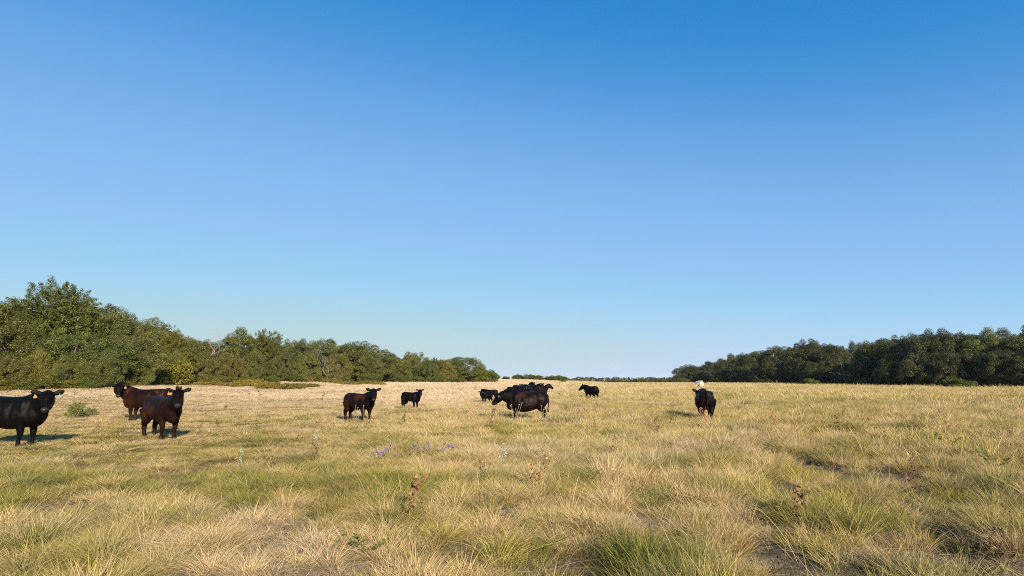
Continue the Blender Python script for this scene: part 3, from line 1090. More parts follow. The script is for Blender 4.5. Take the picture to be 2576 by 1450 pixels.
def cow(name, label, x, y, yaw, H=1.25, head_yaw=None, head_pitch=42, neck=(0.50, 24), brown=0.0, tags=(None, None), numbers=None,
        calf=False, fat=1.0, deep=.92, voxel=0.017, seed=1, sink=0.02, tail=0.0, stance=0.0, cat='cow', group='black and brown beef cattle', patch=None, forelock=False, ear=(0.0, 0.0)):
    """yaw: heading of the body in degrees (0 = to the right of the picture, 90 = away). head_yaw: heading of the face."""
    r = np.random.default_rng(seed)
    mb = MB()
    ly = .86 if calf else 1.0          # calves: shorter, slimmer trunk on longer legs
    dz = .80 if calf else deep
    wz = (.80 if calf else 1.0) * fat
    leg_top = .0
    T = [(-.84, .96, .17, .13), (-.80, .955, .245, .21), (-.70, .945, .295, .265), (-.55, .935, .315, .292), (-.35, .905, .338, .315), (-.12, .870, .368, .352), (.10, .855, .382, .362),
         (.30, .860, .378, .335), (.46, .875, .365, .295), (.58, .875, .355, .272), (.69, .875, .325, .235), (.77, .87, .265, .185), (.83, .865, .16, .12)]
    rings = []
    for (tx, zc, hh, hw) in T:
        top = zc + hh
        hh2 = hh * dz
        zc2 = top - hh2
        sag = -.018 * math.exp(-((tx - .05) / .3) ** 2)
        rings.append(sring((tx * ly, 0, zc2 + sag), (0, 1, 0), (0, 0, 1), hw * wz, hh2, 20, 2.35, .17))
    mb.rings(rings)
    # hip bones, brisket, shoulders
    def blob(c, s, n=10):
        a = np.linspace(0.12, math.pi - .12, 8)
        mb.rings([sring((c[0], c[1], c[2] + s[2] * math.cos(q)), (1, 0, 0), (0, 1, 0), s[0] * math.sin(q), s[1] * math.sin(q), n, 2.0) for q in a])
    for s in (-1, 1):
        blob((-.50 * ly, s * .165 * wz, 1.125), (.14, .11, .10))
        blob((.44 * ly, s * .19 * wz, .90 + (.05 if calf else 0)), (.17, .12, .27 * dz))
        blob((-.60 * ly, s * .17 * wz, .83 + (.06 if calf else 0)), (.20, .13, .26 * dz))
    zb = .64 + (.09 if calf else 0)
    blob((.64 * ly, 0, zb + .03), (.19, .15 * wz, .17))
    blob((.46 * ly, 0, 1.16), (.24, .085, .10))          # withers
    # legs
    for s in (-1, 1):
        o1 = stance * s
        yw = .175 * wz
        fl = np.array([[.44, yw, .80], [.42, yw + .01, .64], [.455, yw, .47], [.465, yw - .01, .365], [.455, yw - .01, .24], [.45, yw - .01, .125], [.475, yw - .01, .06], [.49, yw - .01, 0.0]], float)
        fr = np.array([.150, .120, .082, .068, .047, .049, .060, .068])
        fl[:, 1] *= s; fl[:, 0] *= ly
        fl[:, 0] += o1 * np.clip((.75 - fl[:, 2]) / .75, 0, 1) * .16
        mb.tube(fl, fr * (.88 if calf else 1), 10)
        hl = np.array([[-.58, .16 * wz, .88], [-.53, .175 * wz, .70], [-.58, .175 * wz, .56], [-.72, .165 * wz, .44], [-.725, .16 * wz, .36], [-.70, .16 * wz, .22], [-.685, .16 * wz, .12], [-.655, .16 * wz, .055],
                       [-.64, .16 * wz, 0.0]], float)
        hr = np.array([.225, .190, .130, .082, .070, .054, .053, .062, .070])
        hl[:, 1] *= s; hl[:, 0] *= ly
        hl[:, 0] -= o1 * np.clip((.75 - hl[:, 2]) / .75, 0, 1) * .14
        mb.tube(hl, hr * (.86 if calf else 1), 10)
    # tail
    tz = np.array([[-.80, 0, 1.16], [-.875, .0, 1.10], [-.90, tail * .3, .90], [-.90, tail * .7, .66], [-.885, tail, .50], [-.88, tail, .40]], float)
    tz[:, 0] *= ly
    mb.tube(tz, [.040, .036, .027, .026, .042, .020], 8)
    # neck
    yr = math.radians(yaw)
    hy = 0.0 if head_yaw is None else (math.radians(head_yaw) - yr + math.pi) % (2 * math.pi) - math.pi
    nl, npitch = neck
    npt = math.radians(npitch)
    nyaw = max(-1.15, min(1.15, hy * .62))
    B = np.array([.50 * ly, 0, 1.0])
    d1 = np.array([math.cos(npt), 0, math.sin(npt)])
    d2 = rotz(d1, nyaw)
    hscale = .94 if calf else 1.10
    Hp = B + np.array([.18, 0, .06]) * ly + d2 * nl * (.9 if calf else 1)
    path = bez(B, B + np.array([.30 * ly, 0, .10]) + .1 * d1, Hp, 7)
    tan = unit(np.gradient(path, axis=0))
    nr = []
    for i in range(7):
        f = i / 6
        side = unit(np.cross(np.array([0, 0, 1.0]), tan[i]))
        upv = np.cross(tan[i], side)
        hh = (.325 - .145 * f) * (.86 if calf else 1); hw = (.225 - .090 * f) * (.84 if calf else 1) * (.5 + .5 * fat)
        nr.append(sring(path[i] - upv * .03 * (1 - f), side, upv, hw, hh, 16, 2.1, .15))
    mb.rings(nr)
    # head
    hp = math.radians(head_pitch)
    fwd = rotz(np.array([1.0, 0, 0]), hy)
    ax = fwd * math.cos(hp) + np.array([0, 0, -math.sin(hp)])
    side = unit(np.cross(np.array([0, 0, 1.0]), fwd))
    upv = np.cross(ax, side)
    upv = upv if upv[2] > 0 or hp > 1.5 else -upv
    O = Hp + np.array([0, 0, .05]) - ax * .02
    HD = [(-.05, .055, .060, .010), (0.0, .098, .105, .0), (.06, .122, .132, -.012), (.13, .134, .150, -.025), (.20, .126, .150, -.034), (.28, .098, .126, -.034), (.36, .078, .098, -.028),
          (.43, .072, .080, -.026), (.48, .075, .070, -.026), (.515, .064, .056, -.027), (.53, .042, .038, -.027)]
    hr = [sring(O + ax * t * hscale + upv * off * hscale, side, upv, hw * hscale, hh * hscale, 16, 2.3, .10 if t < .3 else -.05) for t, hw, hh, off in HD]
    mb.rings(hr)
    # brow ridges and lower jaw
    for s in (-1, 1):
        c = O + (ax * .15 + side * s * .098 + upv * .062) * hscale
        blob(c, (.045, .045, .040), 8)
    jaw = [sring(O + (ax * t + upv * off) * hscale, side, upv, hw * hscale, hh * hscale, 10, 2.0) for t, hw, hh, off in
           ((.14, .06, .05, -.13), (.26, .052, .045, -.125), (.38, .045, .034, -.105), (.46, .045, .030, -.095), (.49, .03, .02, -.09))]
    mb.rings(jaw)
    # ears
    ear_pts = {}
    for s in (-1, 1):
        e0 = O + (ax * .035 + side * s * .095 + upv * .045) * hscale
        ed = unit(side * s * 1.0 - ax * (.05 + ear[0]) + upv * (.14) + np.array([0, 0, .10 + ear[1]]))
        flat = unit(np.cross(ed, fwd))          # blade width runs vertically when seen from the front
        thick = unit(np.cross(ed, flat))
        el = .205 * hscale
        er = [sring(e0 + ed * el * t + np.array([0, 0, .012 * t * t]), flat, thick, w * hscale, th * hscale, 10, 2.0) for t, w, th in
              ((-.1, .040, .03), (.12, .044, .026), (.35, .062, .021), (.6, .074, .019), (.8, .062, .018), (.95, .034, .017), (1.02, .016, .012))]
        mb.rings(er)
        ear_pts[s] = (e0 + ed * el * .55 + fwd * .028 - flat * np.sign(flat[2]) * .035, ed)
    tmpm = mb.mesh('body_tmp')
    tmp = obj('body_tmp', tmpm)
    md = tmp.modifiers.new('r', 'REMESH')
    md.mode = 'VOXEL'; md.voxel_size = voxel; md.use_smooth_shade = True
    sm = tmp.modifiers.new('s', 'SMOOTH')
    sm.factor = 0.5; sm.iterations = 9 if voxel < .02 else 5
    dg = bpy.context.evaluated_depsgraph_get()
    me = bpy.data.meshes.new_from_object(tmp.evaluated_get(dg))
    me.name = 'body'
    bpy.data.objects.remove(tmp); bpy.data.meshes.remove(tmpm)
    nv = len(me.vertices)
    P = np.empty(nv * 3, np.float32); me.vertices.foreach_get('co', P); P = P.reshape(-1, 3).astype(float)
    # flank hollow, ribs and small unevenness of the hide
    nrm = np.empty(nv * 3, np.float32); me.vertices.foreach_get('normal', nrm); nrm = nrm.reshape(-1, 3)
    g = lambda cx, cz, sx, sz: np.exp(-((P[:, 0] - cx * ly) / sx) ** 2 - ((P[:, 2] - cz) / sz) ** 2)
    sidew = np.clip(np.abs(P[:, 1]) / .15 - .4, 0, 1)
    dsp = -.030 * g(-.36, 1.02, .10, .11) * sidew - .022 * g(.26, .95, .05, .22) * sidew - .018 * g(.60, .95, .06, .2) * sidew - .02 * g(-.40, .66, .07, .1) * sidew
    dsp += .004 * np.sin((P[:, 0] + .25 * P[:, 2]) * 55) * g(0, .95, .22, .18) * sidew
    dsp += .020 * (fbm3(P, 7.0, seed + .5) - .5)
    P = P + nrm * dsp[:, None]
    me.vertices.foreach_set('co', P.astype(np.float32).ravel())
    # coat colour: black, warming to brown on shoulder, flank and legs
    f = fbm3(P, 2.4, seed * 1.7)
    warm = np.clip((f - .45) * 7, 0, 1) * .75 + .25
    lower = np.clip((1.05 - P[:, 2]) / .5, 0, 1)
    k = np.clip(brown * (0.40 + .60 * lower) * warm * 1.5, 0, 1) * np.clip(1.15 - np.clip((P[:, 0] - .45) / .3, 0, 1) * np.clip((P[:, 2] - .9) / .2, 0, 1), 0, 1)
    black = np.array([.0019, .0016, .0016]); br = np.array([.040, .0120, .0046])
    colr = black * (1 - k[:, None]) + br * k[:, None]
    if patch is not None:
        c, rad_, pc = patch
        q = np.clip(1.3 - np.linalg.norm((P - np.array(c)) / np.array(rad_), axis=1) + (f - .5) * 1.0, 0, 1)[:, None]
        colr = colr * (1 - q) + np.array(pc) * q
    L_ = (P - O)
    ta = L_ @ ax / hscale; tu = L_ @ upv / hscale; ts = L_ @ side / hscale
    inhead = (np.abs(ts) < .13) & (ta > .2) & (ta < .60) & (np.abs(tu) < .16)
    muz = np.clip((ta - .455) / .02, 0, 1) * inhead * np.clip((tu + .062) / .02, 0, 1)
    nost = np.exp(-(((np.abs(ts) - .048) / .018) ** 2 + ((tu + .022) / .018) ** 2)) * (ta > .45) * inhead
    mz = np.array([.020, .016, .0155])
    colr = colr * (1 - muz[:, None]) + mz * muz[:, None]
    colr = colr * (1 - nost[:, None]) + np.array([.004, .004, .004]) * nost[:, None]
    hoof = np.clip((.07 - P[:, 2]) / .02, 0, 1)[:, None]
    colr = colr * (1 - hoof) + np.array([.03, .026, .022]) * hoof
    at1 = me.attributes.new('coat', 'FLOAT_COLOR', 'POINT')
    at1.data.foreach_set('color', np.concatenate([colr, np.ones((nv, 1))], 1).astype(np.float32).ravel())
    at2 = me.attributes.new('wet', 'FLOAT', 'POINT')
    at2.data.foreach_set('value', muz.astype(np.float32))
    root = empty(name, (x, y, gh(x, y) - sink), yr)
    sc = H / 1.25
    root.scale = (sc, sc, sc)
    tag(root, label, cat, group)
    b = obj('body', me, M_COAT, root)
    for s in (-1, 1):
        e = obj('eye', EYEMESH, None, root)
        e.location = O + (ax * .165 + side * s * .112 + upv * .022) * hscale
        e.scale = (.026 * hscale,) * 3
    # ear tags: (on the animal's left ear s=+1, right ear s=-1)
    for s, key in zip((1, -1), tags):
        if not key: continue
        pos, ed = ear_pts[s]
        te = obj('ear_tag', TAGMESH[key], None, root)
        fa = math.atan2(fwd[1], fwd[0]) + math.pi / 2
        te.location = pos
        te.rotation_euler = (0, 0.18 * s, fa)
        te.scale = (.85,) * 3 if key != 'white' else (.6,) * 3
        te['label'] = {'orange': 'orange', 'green': 'pale green', 'yellow': 'pale yellow', 'white': 'white'}[key] + ' ear tag'
        if numbers and key == 'green':
            nm = obj('number', number_mesh(numbers), None, te)
            nm.location = (0, -.0032, -.092)
            nm.rotation_euler = (math.pi / 2, 0, 0)
    if forelock:
        hb_ = MB()
        for q in range(70):
            b0 = O + (ax * r.uniform(-.05, .05) + side * r.uniform(-.06, .06) + upv * .085) * hscale
            dv = unit(np.array([0, 0, 1.0]) + r.normal(size=3) * .45) * r.uniform(.05, .12)
            hb_.tube(np.array([b0, b0 + dv * .5 + r.normal(size=3) * .008, b0 + dv]), [.005, .004, .0015], 3)
        hm_ = hb_.mesh('forelock')
        hm_.attributes.new('coat', 'FLOAT_COLOR', 'POINT').data.foreach_set('color', np.tile([.014, .010, .008, 1], len(hm_.vertices)).astype(np.float32))
        hf = obj('forelock', hm_, M_COAT, root)
        hf['kind'] = 'stuff'
    return root


def to_cam(x, y):
    return math.degrees(math.atan2(-y, -x))


def spot(xd, yd):
    D = dist_for(xd, yd)
    p = at(xd, D)
    return p.x, p.y


# 1 black cow cut by the left edge
x, y = spot(13, 1126)
cow('cow', 'black cow cut off by the left edge, orange and pale green ear tags', x, y, 2, 1.24, to_cam(x + .9, y) - 4, 40, (.46, 20), .0, ('green', 'orange'), '629', seed=1, deep=1.02, voxel=.017,
    stance=.25, fat=1.04)
# 2 brown cow behind
x, y = spot(362, 1060)
cow('cow', 'brown cow facing left behind another, with orange and yellow ear tags', x, y, 178, 1.27, to_cam(x - 1, y) + 6, 44, (.50, 30), .85, ('yellow', 'orange'), seed=2, voxel=.016, stance=-.2, forelock=True, ear=(0, -.25))
# 3 brown cow in front
x, y = spot(402, 1106)
cow('cow', 'dark brown cow standing in front of another with a tuft on its poll', x, y, -35, 1.17, to_cam(x + .6, y) + 2, 42, (.46, 36), .68, ('green', 'orange'), '521', seed=3, voxel=.017, stance=.3, forelock=True, fat=.96)
# 4 heifer
x, y = spot(902, 1062)
cow('cow', 'black brown heifer facing the camera below the dome shaped oak', x, y, -34, 1.11, to_cam(x + .5, y) + 2, 42, (.46, 32), .30, ('green', None), seed=4, voxel=.017, stance=.3, fat=.95,
    patch=((.30, -.22, 1.1), (.3, .25, .18), (.036, .012, .006)))
# 5 calf
x, y = spot(1033, 1034)
cow('calf', 'black calf with a green ear tag standing alone right of the heifer', x, y, -28, .98, to_cam(x + .4, y) + 4, 40, (.42, 40), .05, ('green', None), calf=True, seed=5, voxel=.017, cat='calf', stance=.3)
# 6a, 6b calves left of the big cow
x, y = spot(1224, 1018)
cow('calf', 'black calf facing the camera just left of the large cow', x, y, -128, .82, to_cam(x, y) - 14, 48, (.40, 22), .08, ('white', None), calf=True, seed=6, voxel=.02, cat='calf', stance=.2, fat=1.15)
x, y = spot(1233, 1012)
cow('calf', 'black calf mostly hidden behind the calf left of the large cow', x, y + 1.2, 165, .86, 150, 45, (.4, 20), .05, (None, None), calf=True, seed=61, voxel=.028, cat='calf')
# 7 large cow in profile
x, y = spot(1325, 1062)
cow('cow', 'large black cow in profile facing left in front of the herd', x, y, 181, 1.17, 186, 44, (.36, 4), .12, (None, 'white'), seed=7, deep=1.06, voxel=.017, stance=.15, fat=1.12, tail=.0,
    patch=((.22, .30, 1.14), (.17, .3, .15), (.034, .0105, .0045)), ear=(.5, -.2))
# herd behind it
x, y = at(1313, 31)[:2]
cow('cow', 'black cow standing right behind the large cow in profile', x, y, 180, 1.10, 186, 50, (.42, -14), .10, (None, None), seed=8, voxel=.02, fat=1.0)
x, y = at(1291, 45)[:2]
cow('calf', 'leftmost calf of the bunched herd, tail hanging to the left', x, y, -35, .98, -60, 45, (.42, 10), .05, (None, None), calf=True, seed=9, voxel=.028, cat='calf', tail=.12)
x, y = at(1303, 50)[:2]
cow('cow', 'black heifer with two white ear tags in the bunched herd', x, y, -62, 1.10, to_cam(x, y), 42, (.48, 14), .05, ('white', 'white'), seed=10, voxel=.028)
x, y = at(1316, 46.5)[:2]
cow('cow', 'black brown heifer with raised ear in the middle of the bunched herd', x, y, -80, 1.05, -60, 40, (.48, 22), .35, ('white', None), seed=11, voxel=.028)
x, y = at(1330, 43.5)[:2]
cow('cow', 'black heifer right of the middle of the bunched herd', x, y, -110, 1.0, -115, 46, (.46, 14), .12, ('white', None), seed=12, voxel=.028)
x, y = at(1336, 53)[:2]
cow('cow', 'brownish cow at the back of the bunched herd', x, y, -100, 1.20, -30, 40, (.46, 18), .55, (None, None), seed=13, voxel=.028)
x, y = at(1344, 49.5)[:2]
cow('cow', 'heifer with white tag beside the brownish cow in the bunched herd', x, y, -60, 1.13, -40, 40, (.48, 20), .35, ('white', 'white'), seed=14, voxel=.028)
x, y = at(1349, 43)[:2]
cow('calf', 'low black calf in the gap on the right of the bunched herd', x, y, 20, .82, 20, 50, (.4, -8), .05, (None, None), calf=True, seed=15, voxel=.028, cat='calf')
x, y = at(1363, 44)[:2]
cow('cow', 'brown black heifer looking right at the right end of the bunched herd', x, y, 60, 1.06, 8, 35, (.46, 34), .40, (None, None), seed=16, voxel=.022)
# 16 loner
x, y = spot(1488, 1009)
cow('cow', 'black heifer standing alone between the herd and the feeder', x, y, 116, 1.12, 165, 40, (.34, 24), .03, (None, None), seed=17, voxel=.02, stance=.2, ear=(.0, .5))
# 17 from behind
x, y = spot(1776, 1060)
cow('cow', 'black cow seen from behind below the white feeder', x, y, 76, 1.20, 96, 34, (.44, 2), .10, (None, 'white'), seed=18, deep=1.0, voxel=.016, fat=1.06, tail=-.03, stance=.2, ear=(-.2, .35))

# ----------------------------------------------------------------- field plants
def weed_mesh(seed, H=0.7, nb=5, leaf=0.05, nl=70, r0=.006):
    r = np.random.default_rng(seed)
    mb = MB()
    tips = []
    n = 6
    pts = [np.zeros(3)]
    d = unit(np.array([r.normal() * .2, r.normal() * .2, 1.0]))
    for i in range(n):
        d = unit(d + r.normal(size=3) * .14 + np.array([0, 0, .06]))
        pts.append(pts[-1] + d * H * .75 / n)
    pts = np.array(pts)
    mb.tube(pts, np.linspace(r0, r0 * .5, n + 1), 5)
    tips += [(pts[i], .4) for i in range(3, n + 1)]
    for b in range(nb):
        s = r.integers(2, n + 1)
        bd = unit(np.array([r.normal() * .7, r.normal() * .7, .9]))
        q = [pts[s]]
        for i in range(4):
            bd = unit(bd + r.normal(size=3) * .18 + np.array([0, 0, .12]))
            q.append(q[-1] + bd * H * r.uniform(.07, .13))
        mb.tube(np.array(q), np.linspace(r0 * .6, r0 * .25, 5), 4)
        tips += [(q[i], 1.0) for i in range(1, 5)]
    w = np.array([t[1] for t in tips]); w /= w.sum()
    idx = r.choice(len(tips), nl, p=w)
    P = np.array([tips[i][0] for i in idx]) + r.normal(size=(nl, 3)) * H * .025
    N = unit(r.normal(size=(nl, 3)))
    V, Q = leaf_quads(P, N, r.uniform(.5, 1.3, nl) * leaf, r, 1.8)
    return mb.mesh('stem', True), mesh_np('foliage', V, Q, {'rnd': np.repeat(r.random(nl), 4)})


WEED = [weed_mesh(200 + k, .75, 3 + k % 4, .035, 60 + 25 * (k % 3)) for k in range(6)]


def weed(xd, yd, h, label, k, mleaf=M_DRYLEAF, mstem=M_STEM, name='dry_weed', group='red brown dry weeds in the grass', tint=(1, 1, 1), D=None, cat='weed', w=1.0):
    p = at(xd, D if D else dist_for(xd, yd))
    o = empty(name, p, random.uniform(0, 6.28))
    st, fo = WEED[k % 6]
    key = (k % 6, mleaf.name)
    if key not in FIRST:
        if not fo.materials:
            FIRST[key] = (st, fo)
            st.materials.append(mstem); fo.materials.append(mleaf)
        else:
            s2, f2 = st.copy(), fo.copy()
            s2.materials[0] = mstem; f2.materials[0] = mleaf
            FIRST[key] = (s2, f2)
    st, fo = FIRST[key]
    obj('stem', st, None, o)
    f = obj('foliage', fo, None, o)
    f['kind'] = 'stuff'
    f.color = (tint[0], tint[1], tint[2], 1)
    o.scale = (h / .75 * w, h / .75 * w, h / .75)
    tag(o, label, cat, group)
    return o


DW = [  # clearly seen single dry weeds: column, foot row, height, label
    (1330, 1258, .62, 'largest withered weed with red stems and tan leaves, in the near middle', 2),
    (1028, 1330, .75, 'tall thin rusty weed left of the near middle', 0),
    (1068, 1312, .28, 'low orange withered weed beside the tall thin rusty one', 1),
    (790, 1172, .55, 'bright orange dry weed right of the left cows', 3),
    (2002, 1340, .62, 'dark brown spiky dead weed in the lower right grass', 0),
    (2290, 1255, .55, 'rusty dead weed with curled leaves at the right', 3),
    (2110, 1112, .62, 'red brown branching weed in the middle of the right field', 4),
    (2195, 1073, .5, 'small red forked weed right of the red brown branching one', 2),
    (1645, 1110, .5, 'dark curled weed left below the black cow seen from behind', 3),
    (1776, 1085, .62, 'tan dry weed at the hind feet of the black cow seen from behind', 1),
    (1955, 1078, .55, 'upright pale red weed right of the cow seen from behind', 5),
    (1235, 1075, .7, 'orange brown weed in front of the calf beside the large cow', 4),
    (1246, 1085, .6, 'leaning rusty weed below the muzzle of the large cow', 2),
    (1462, 1058, .5, 'rusty weed in the gap right of the large cow', 5),
    (1500, 1090, .42, 'low red weed below the lone heifer', 1),
    (937, 1080, .5, 'orange weed at the front feet of the heifer', 3),
    (1055, 1050, .45, 'orange weed at the front feet of the lone calf', 4),
    (38, 1168, .3, 'orange dry weed in the grass below the cow at the left edge', 1),
    (1520, 1060, .5, 'brown weed right below the lone heifer', 0),
    (1560, 1048, .4, 'small red weed between the lone heifer and the cow seen from behind', 2),
    (1910, 1075, .45, 'low red tangled weed right of the tan one at the cow feet', 4),
    (2100, 1085, .4, 'thin red stalk above the red brown branching weed', 0),
]
for xd, yd, h, lab, k in DW:
    weed(xd, yd, h, lab, k, tint=random.choice([(1, 1, 1), (1.2, .95, .8), (.75, .75, .8)]) if k != 2 else (1.25, 1.3, 1.2))
r_ = np.random.default_rng(55)
for i in range(46):                    # scattered ones over the right field that nothing sets apart
    xd = r_.uniform(1430, 2600); D = 14 * (70 / 14) ** r_.random()
    weed(xd, None, r_.uniform(.35, .6), 'small red brown dry weed scattered over the right half of the field', int(r_.integers(0, 6)), D=D, tint=(.9, .8, .8),
         group='small dry weeds scattered over the right field')
for i in range(44):
    xd = r_.uniform(-40, 2600); D = 17 * (95 / 17) ** r_.random()
    weed(xd, None, r_.uniform(.3, .55), 'small grey green weed scattered over the dry field', int(r_.integers(0, 6)), M_SHRUB, M_GREENSTEM, 'green_weed',
         'small green weeds scattered over the field', (.8, .95, .8), D=D, cat='plant', w=r_.uniform(1.3, 2.2))
# pale bracted plants
weed(612, 1196, .42, 'white and green snow on the mountain plant below the brown cows', 1, M_PALELEAF, M_GREENSTEM, 'flowering_plant', 'pale leaved flowering plants', cat='plant')
weed(800, 1128, .45, 'white and green flowering plant behind the bright orange weed', 2, M_PALELEAF, M_GREENSTEM, 'flowering_plant', 'pale leaved flowering plants', cat='plant')
weed(1275, 1195, .5, 'pale leaved plant behind the largest withered weed', 4, M_PALELEAF, M_GREENSTEM, 'flowering_plant', 'pale leaved flowering plants', cat='plant')
# green leafy plants
for xd, yd, h, lab, k, w in [(2425, 1150, .5, 'green leafy plant in the right field, the largest', 2, 1.9), (2520, 1215, .5, 'green ferny plant near the right edge', 5, 1.7),
                          (2030, 1083, .4, 'small green weed right of the cow seen from behind', 3, 1.6), (1692, 1062, .35, 'green weed in the shadow left of the cow seen from behind', 1, 1.5),
                          (650, 1008, .75, 'thin spreading green sapling in the pale grass', 4, 1.6), (808, 1010, .65, 'bare twiggy sapling in the pale grass', 0, 1.6),
                          (560, 1035, .45, 'grey green weed left in the pale grass', 2, 1.5), (2390, 1012, .5, 'green clump in the far right field', 3, 2.2),
                          (940, 1432, .30, 'low ferny green plant at the bottom edge left of middle', 5, 2.2), (1480, 985, .6, 'green weed on the near slope right of the herd', 2, 2.0),
                          (1412, 1003, .5, 'green weed right of the bunched herd', 4, 2.0), (1195, 985, .6, 'green clump in the pale grass left of the herd', 1, 2.0)]:
    weed(xd, yd, h, lab, k, M_SHRUB, M_GREENSTEM, 'green_weed', 'green weeds in the grass', (1.0, 1.15, .9), cat='plant', w=w)
plant('feather', 0, 192, dist_for(192, 1054), 1008, 66, 'feathery green bush between the left black cow and the brown cows', 'bush', None, (.85, 1.0, .8), name='bush')
plant('feather', 0, 226, dist_for(226, 1048), 1024, 44, 'smaller green bush beside the feathery green one', 'bush', None, (.85, 1.0, .8), name='bush')


def stalks(xd, yd, label, n=5, seed=1, h=.75):
    """pale dry flower stalks with round heads"""
    r = np.random.default_rng(seed)
    p = at(xd, dist_for(xd, yd))
    o = empty('dry_flower', p)
    for k in range(n):
        b = np.array([r.normal() * .12, r.normal() * .1, 0])
        t = b + np.array([r.normal() * .13, r.normal() * .1, h * r.uniform(.7, 1.1)])
        mb = MB(); mb.tube(np.array([b, (b + t) / 2 + r.normal(size=3) * .02, t]), [.006, .005, .004], 4)
        st = obj('stalk', mb.mesh('stalk', True), M_STRAWHEAD, o)
        hb2 = MB()
        a = np.arange(8) * 2 * np.pi / 8
        s = r.uniform(.013, .021)
        hb2.rings([np.stack([t[0] + np.cos(a) * s * math.sin(q) * 1.3, t[1] + np.sin(a) * s * math.sin(q) * 1.3, np.full(8, t[2] + s * .8 * math.cos(q))], 1) for q in np.linspace(.2, 2.9, 5)])
        obj('flower_head', hb2.mesh('flower_head', True), M_STRAWHEAD, st)
    tag(o, label, 'dry flower', 'pale dry flower stalks')


stalks(888, 1068, 'white headed dry stalks before the belly of the heifer', 5, 3, .72)
stalks(1296, 1074, 'white headed dry stalks before the chest of the large cow', 7, 4, .78)
stalks(1375, 1078, 'thin pale stalks before the hind legs of the large cow', 5, 5, .7)
stalks(1772, 1074, 'pale stalks between the hind legs of the cow seen from behind', 4, 6, .6)


def asters(xd, yd, label, n, spread, seed):
    r = np.random.default_rng(seed)
    p = at(xd, dist_for(xd, yd))
    o = empty('purple_flower', p)
    for k in range(n):
        b = np.array([r.normal() * spread * .8, r.normal() * .2, 0])
        t = b + np.array([r.normal() * .05, r.normal() * .05, r.uniform(.20, .34)])
        mb = MB(); mb.tube(np.array([b, (b + t) / 2, t]), .004, 4)
        st = obj('stem', mb.mesh('stem'), M_GREENSTEM, o)
        m = 46
        v = unit(r.normal(size=(m, 3)))
        P = t + v * np.array([.024, .024, .034]) * r.uniform(.6, 1, (m, 1))
        V, Q = leaf_quads(P, unit(v + r.normal(size=(m, 3)) * .3), r.uniform(.6, 1.2, m) * .024, r, 1.6)
        obj('flower', mesh_np('flower', V, Q, {'rnd': np.repeat(r.random(m), 4)}), M_PETAL, st)
    tag(o, label, 'flowers', 'purple wild flowers')


asters(1103, 1160, 'brighter right patch of purple wild flowers in the near grass', 15, .28, 1)
asters(972, 1172, 'fainter left patch of purple wild flowers in the near grass', 10, .17, 2)

# ----------------------------------------------------------------- grass
def blades(seed, n, rad, h, w, lean=.25, curve=.35, segs=4, spread=.5, sigma=.5, hvar=.35):
    """ribbon blades growing from a disc; lean is along +x"""
    r = np.random.default_rng(seed)
    a = r.random(n) * 2 * np.pi
    q = rad * np.sqrt(r.random(n))
    b = np.stack([q * np.cos(a), q * np.sin(a), np.full(n, -.02)], 1)
    out = np.stack([np.cos(a), np.sin(a), np.zeros(n)], 1) * (q / rad)[:, None] * spread
    d = out + np.array([lean, 0, 0]) + r.normal(size=(n, 3)) * np.array([sigma, sigma, 0]) * .5
    hh = h * np.clip(r.normal(1, hvar, n), .25, 1.9)
    s = np.linspace(0, 1, segs + 1)
    cur = curve * r.uniform(.3, 1.8, n)
    dn = np.linalg.norm(d, axis=1)
    hz = (s[None] * .55 + s[None] ** 2 * (.45 + cur[:, None] * 1.0))
    up = s[None] - np.clip(cur * .35 + dn * .12, 0, .62)[:, None] * s[None] ** 2.2
    c = b[:, None] + d[:, None] * (hz * hh[:, None])[..., None]
    c[..., 2] = b[:, None, 2] + up * hh[:, None]
    wd = r.normal(size=(n, 3)) * np.array([1, 1, .2]); wd = unit(wd)
    ww = w * r.uniform(.6, 1.4, n)[:, None] * (1 - s[None] ** 1.6 * .92)
    Lf = c + wd[:, None] * ww[..., None] * .5
    Rt = c - wd[:, None] * ww[..., None] * .5
    V = np.stack([Lf, Rt], 2).reshape(-1, 3)
    m = segs + 1
    base = (np.arange(n) * m * 2)[:, None]
    k = np.arange(segs)[None] * 2
    Q = np.stack([base + k, base + k + 1, base + k + 3, base + k + 2], -1).reshape(-1, 4)
    rn = np.repeat(np.clip(r.normal(.5, .24, n), 0, 1), m * 2)
    return V, Q, rn


def proto_col(name, specs, mat=M_GRASS):
    c = bpy.data.collections.new(name)
    for i, sp in enumerate(specs):
        V, Q, rn = blades(**sp)
        me = mesh_np('%s_%02d' % (name, i), V, Q, {'rnd': rn})
        me.materials.append(mat)
        o = bpy.data.objects.new('%s_%02d' % (name, i), me)
        c.objects.link(o)
    return c


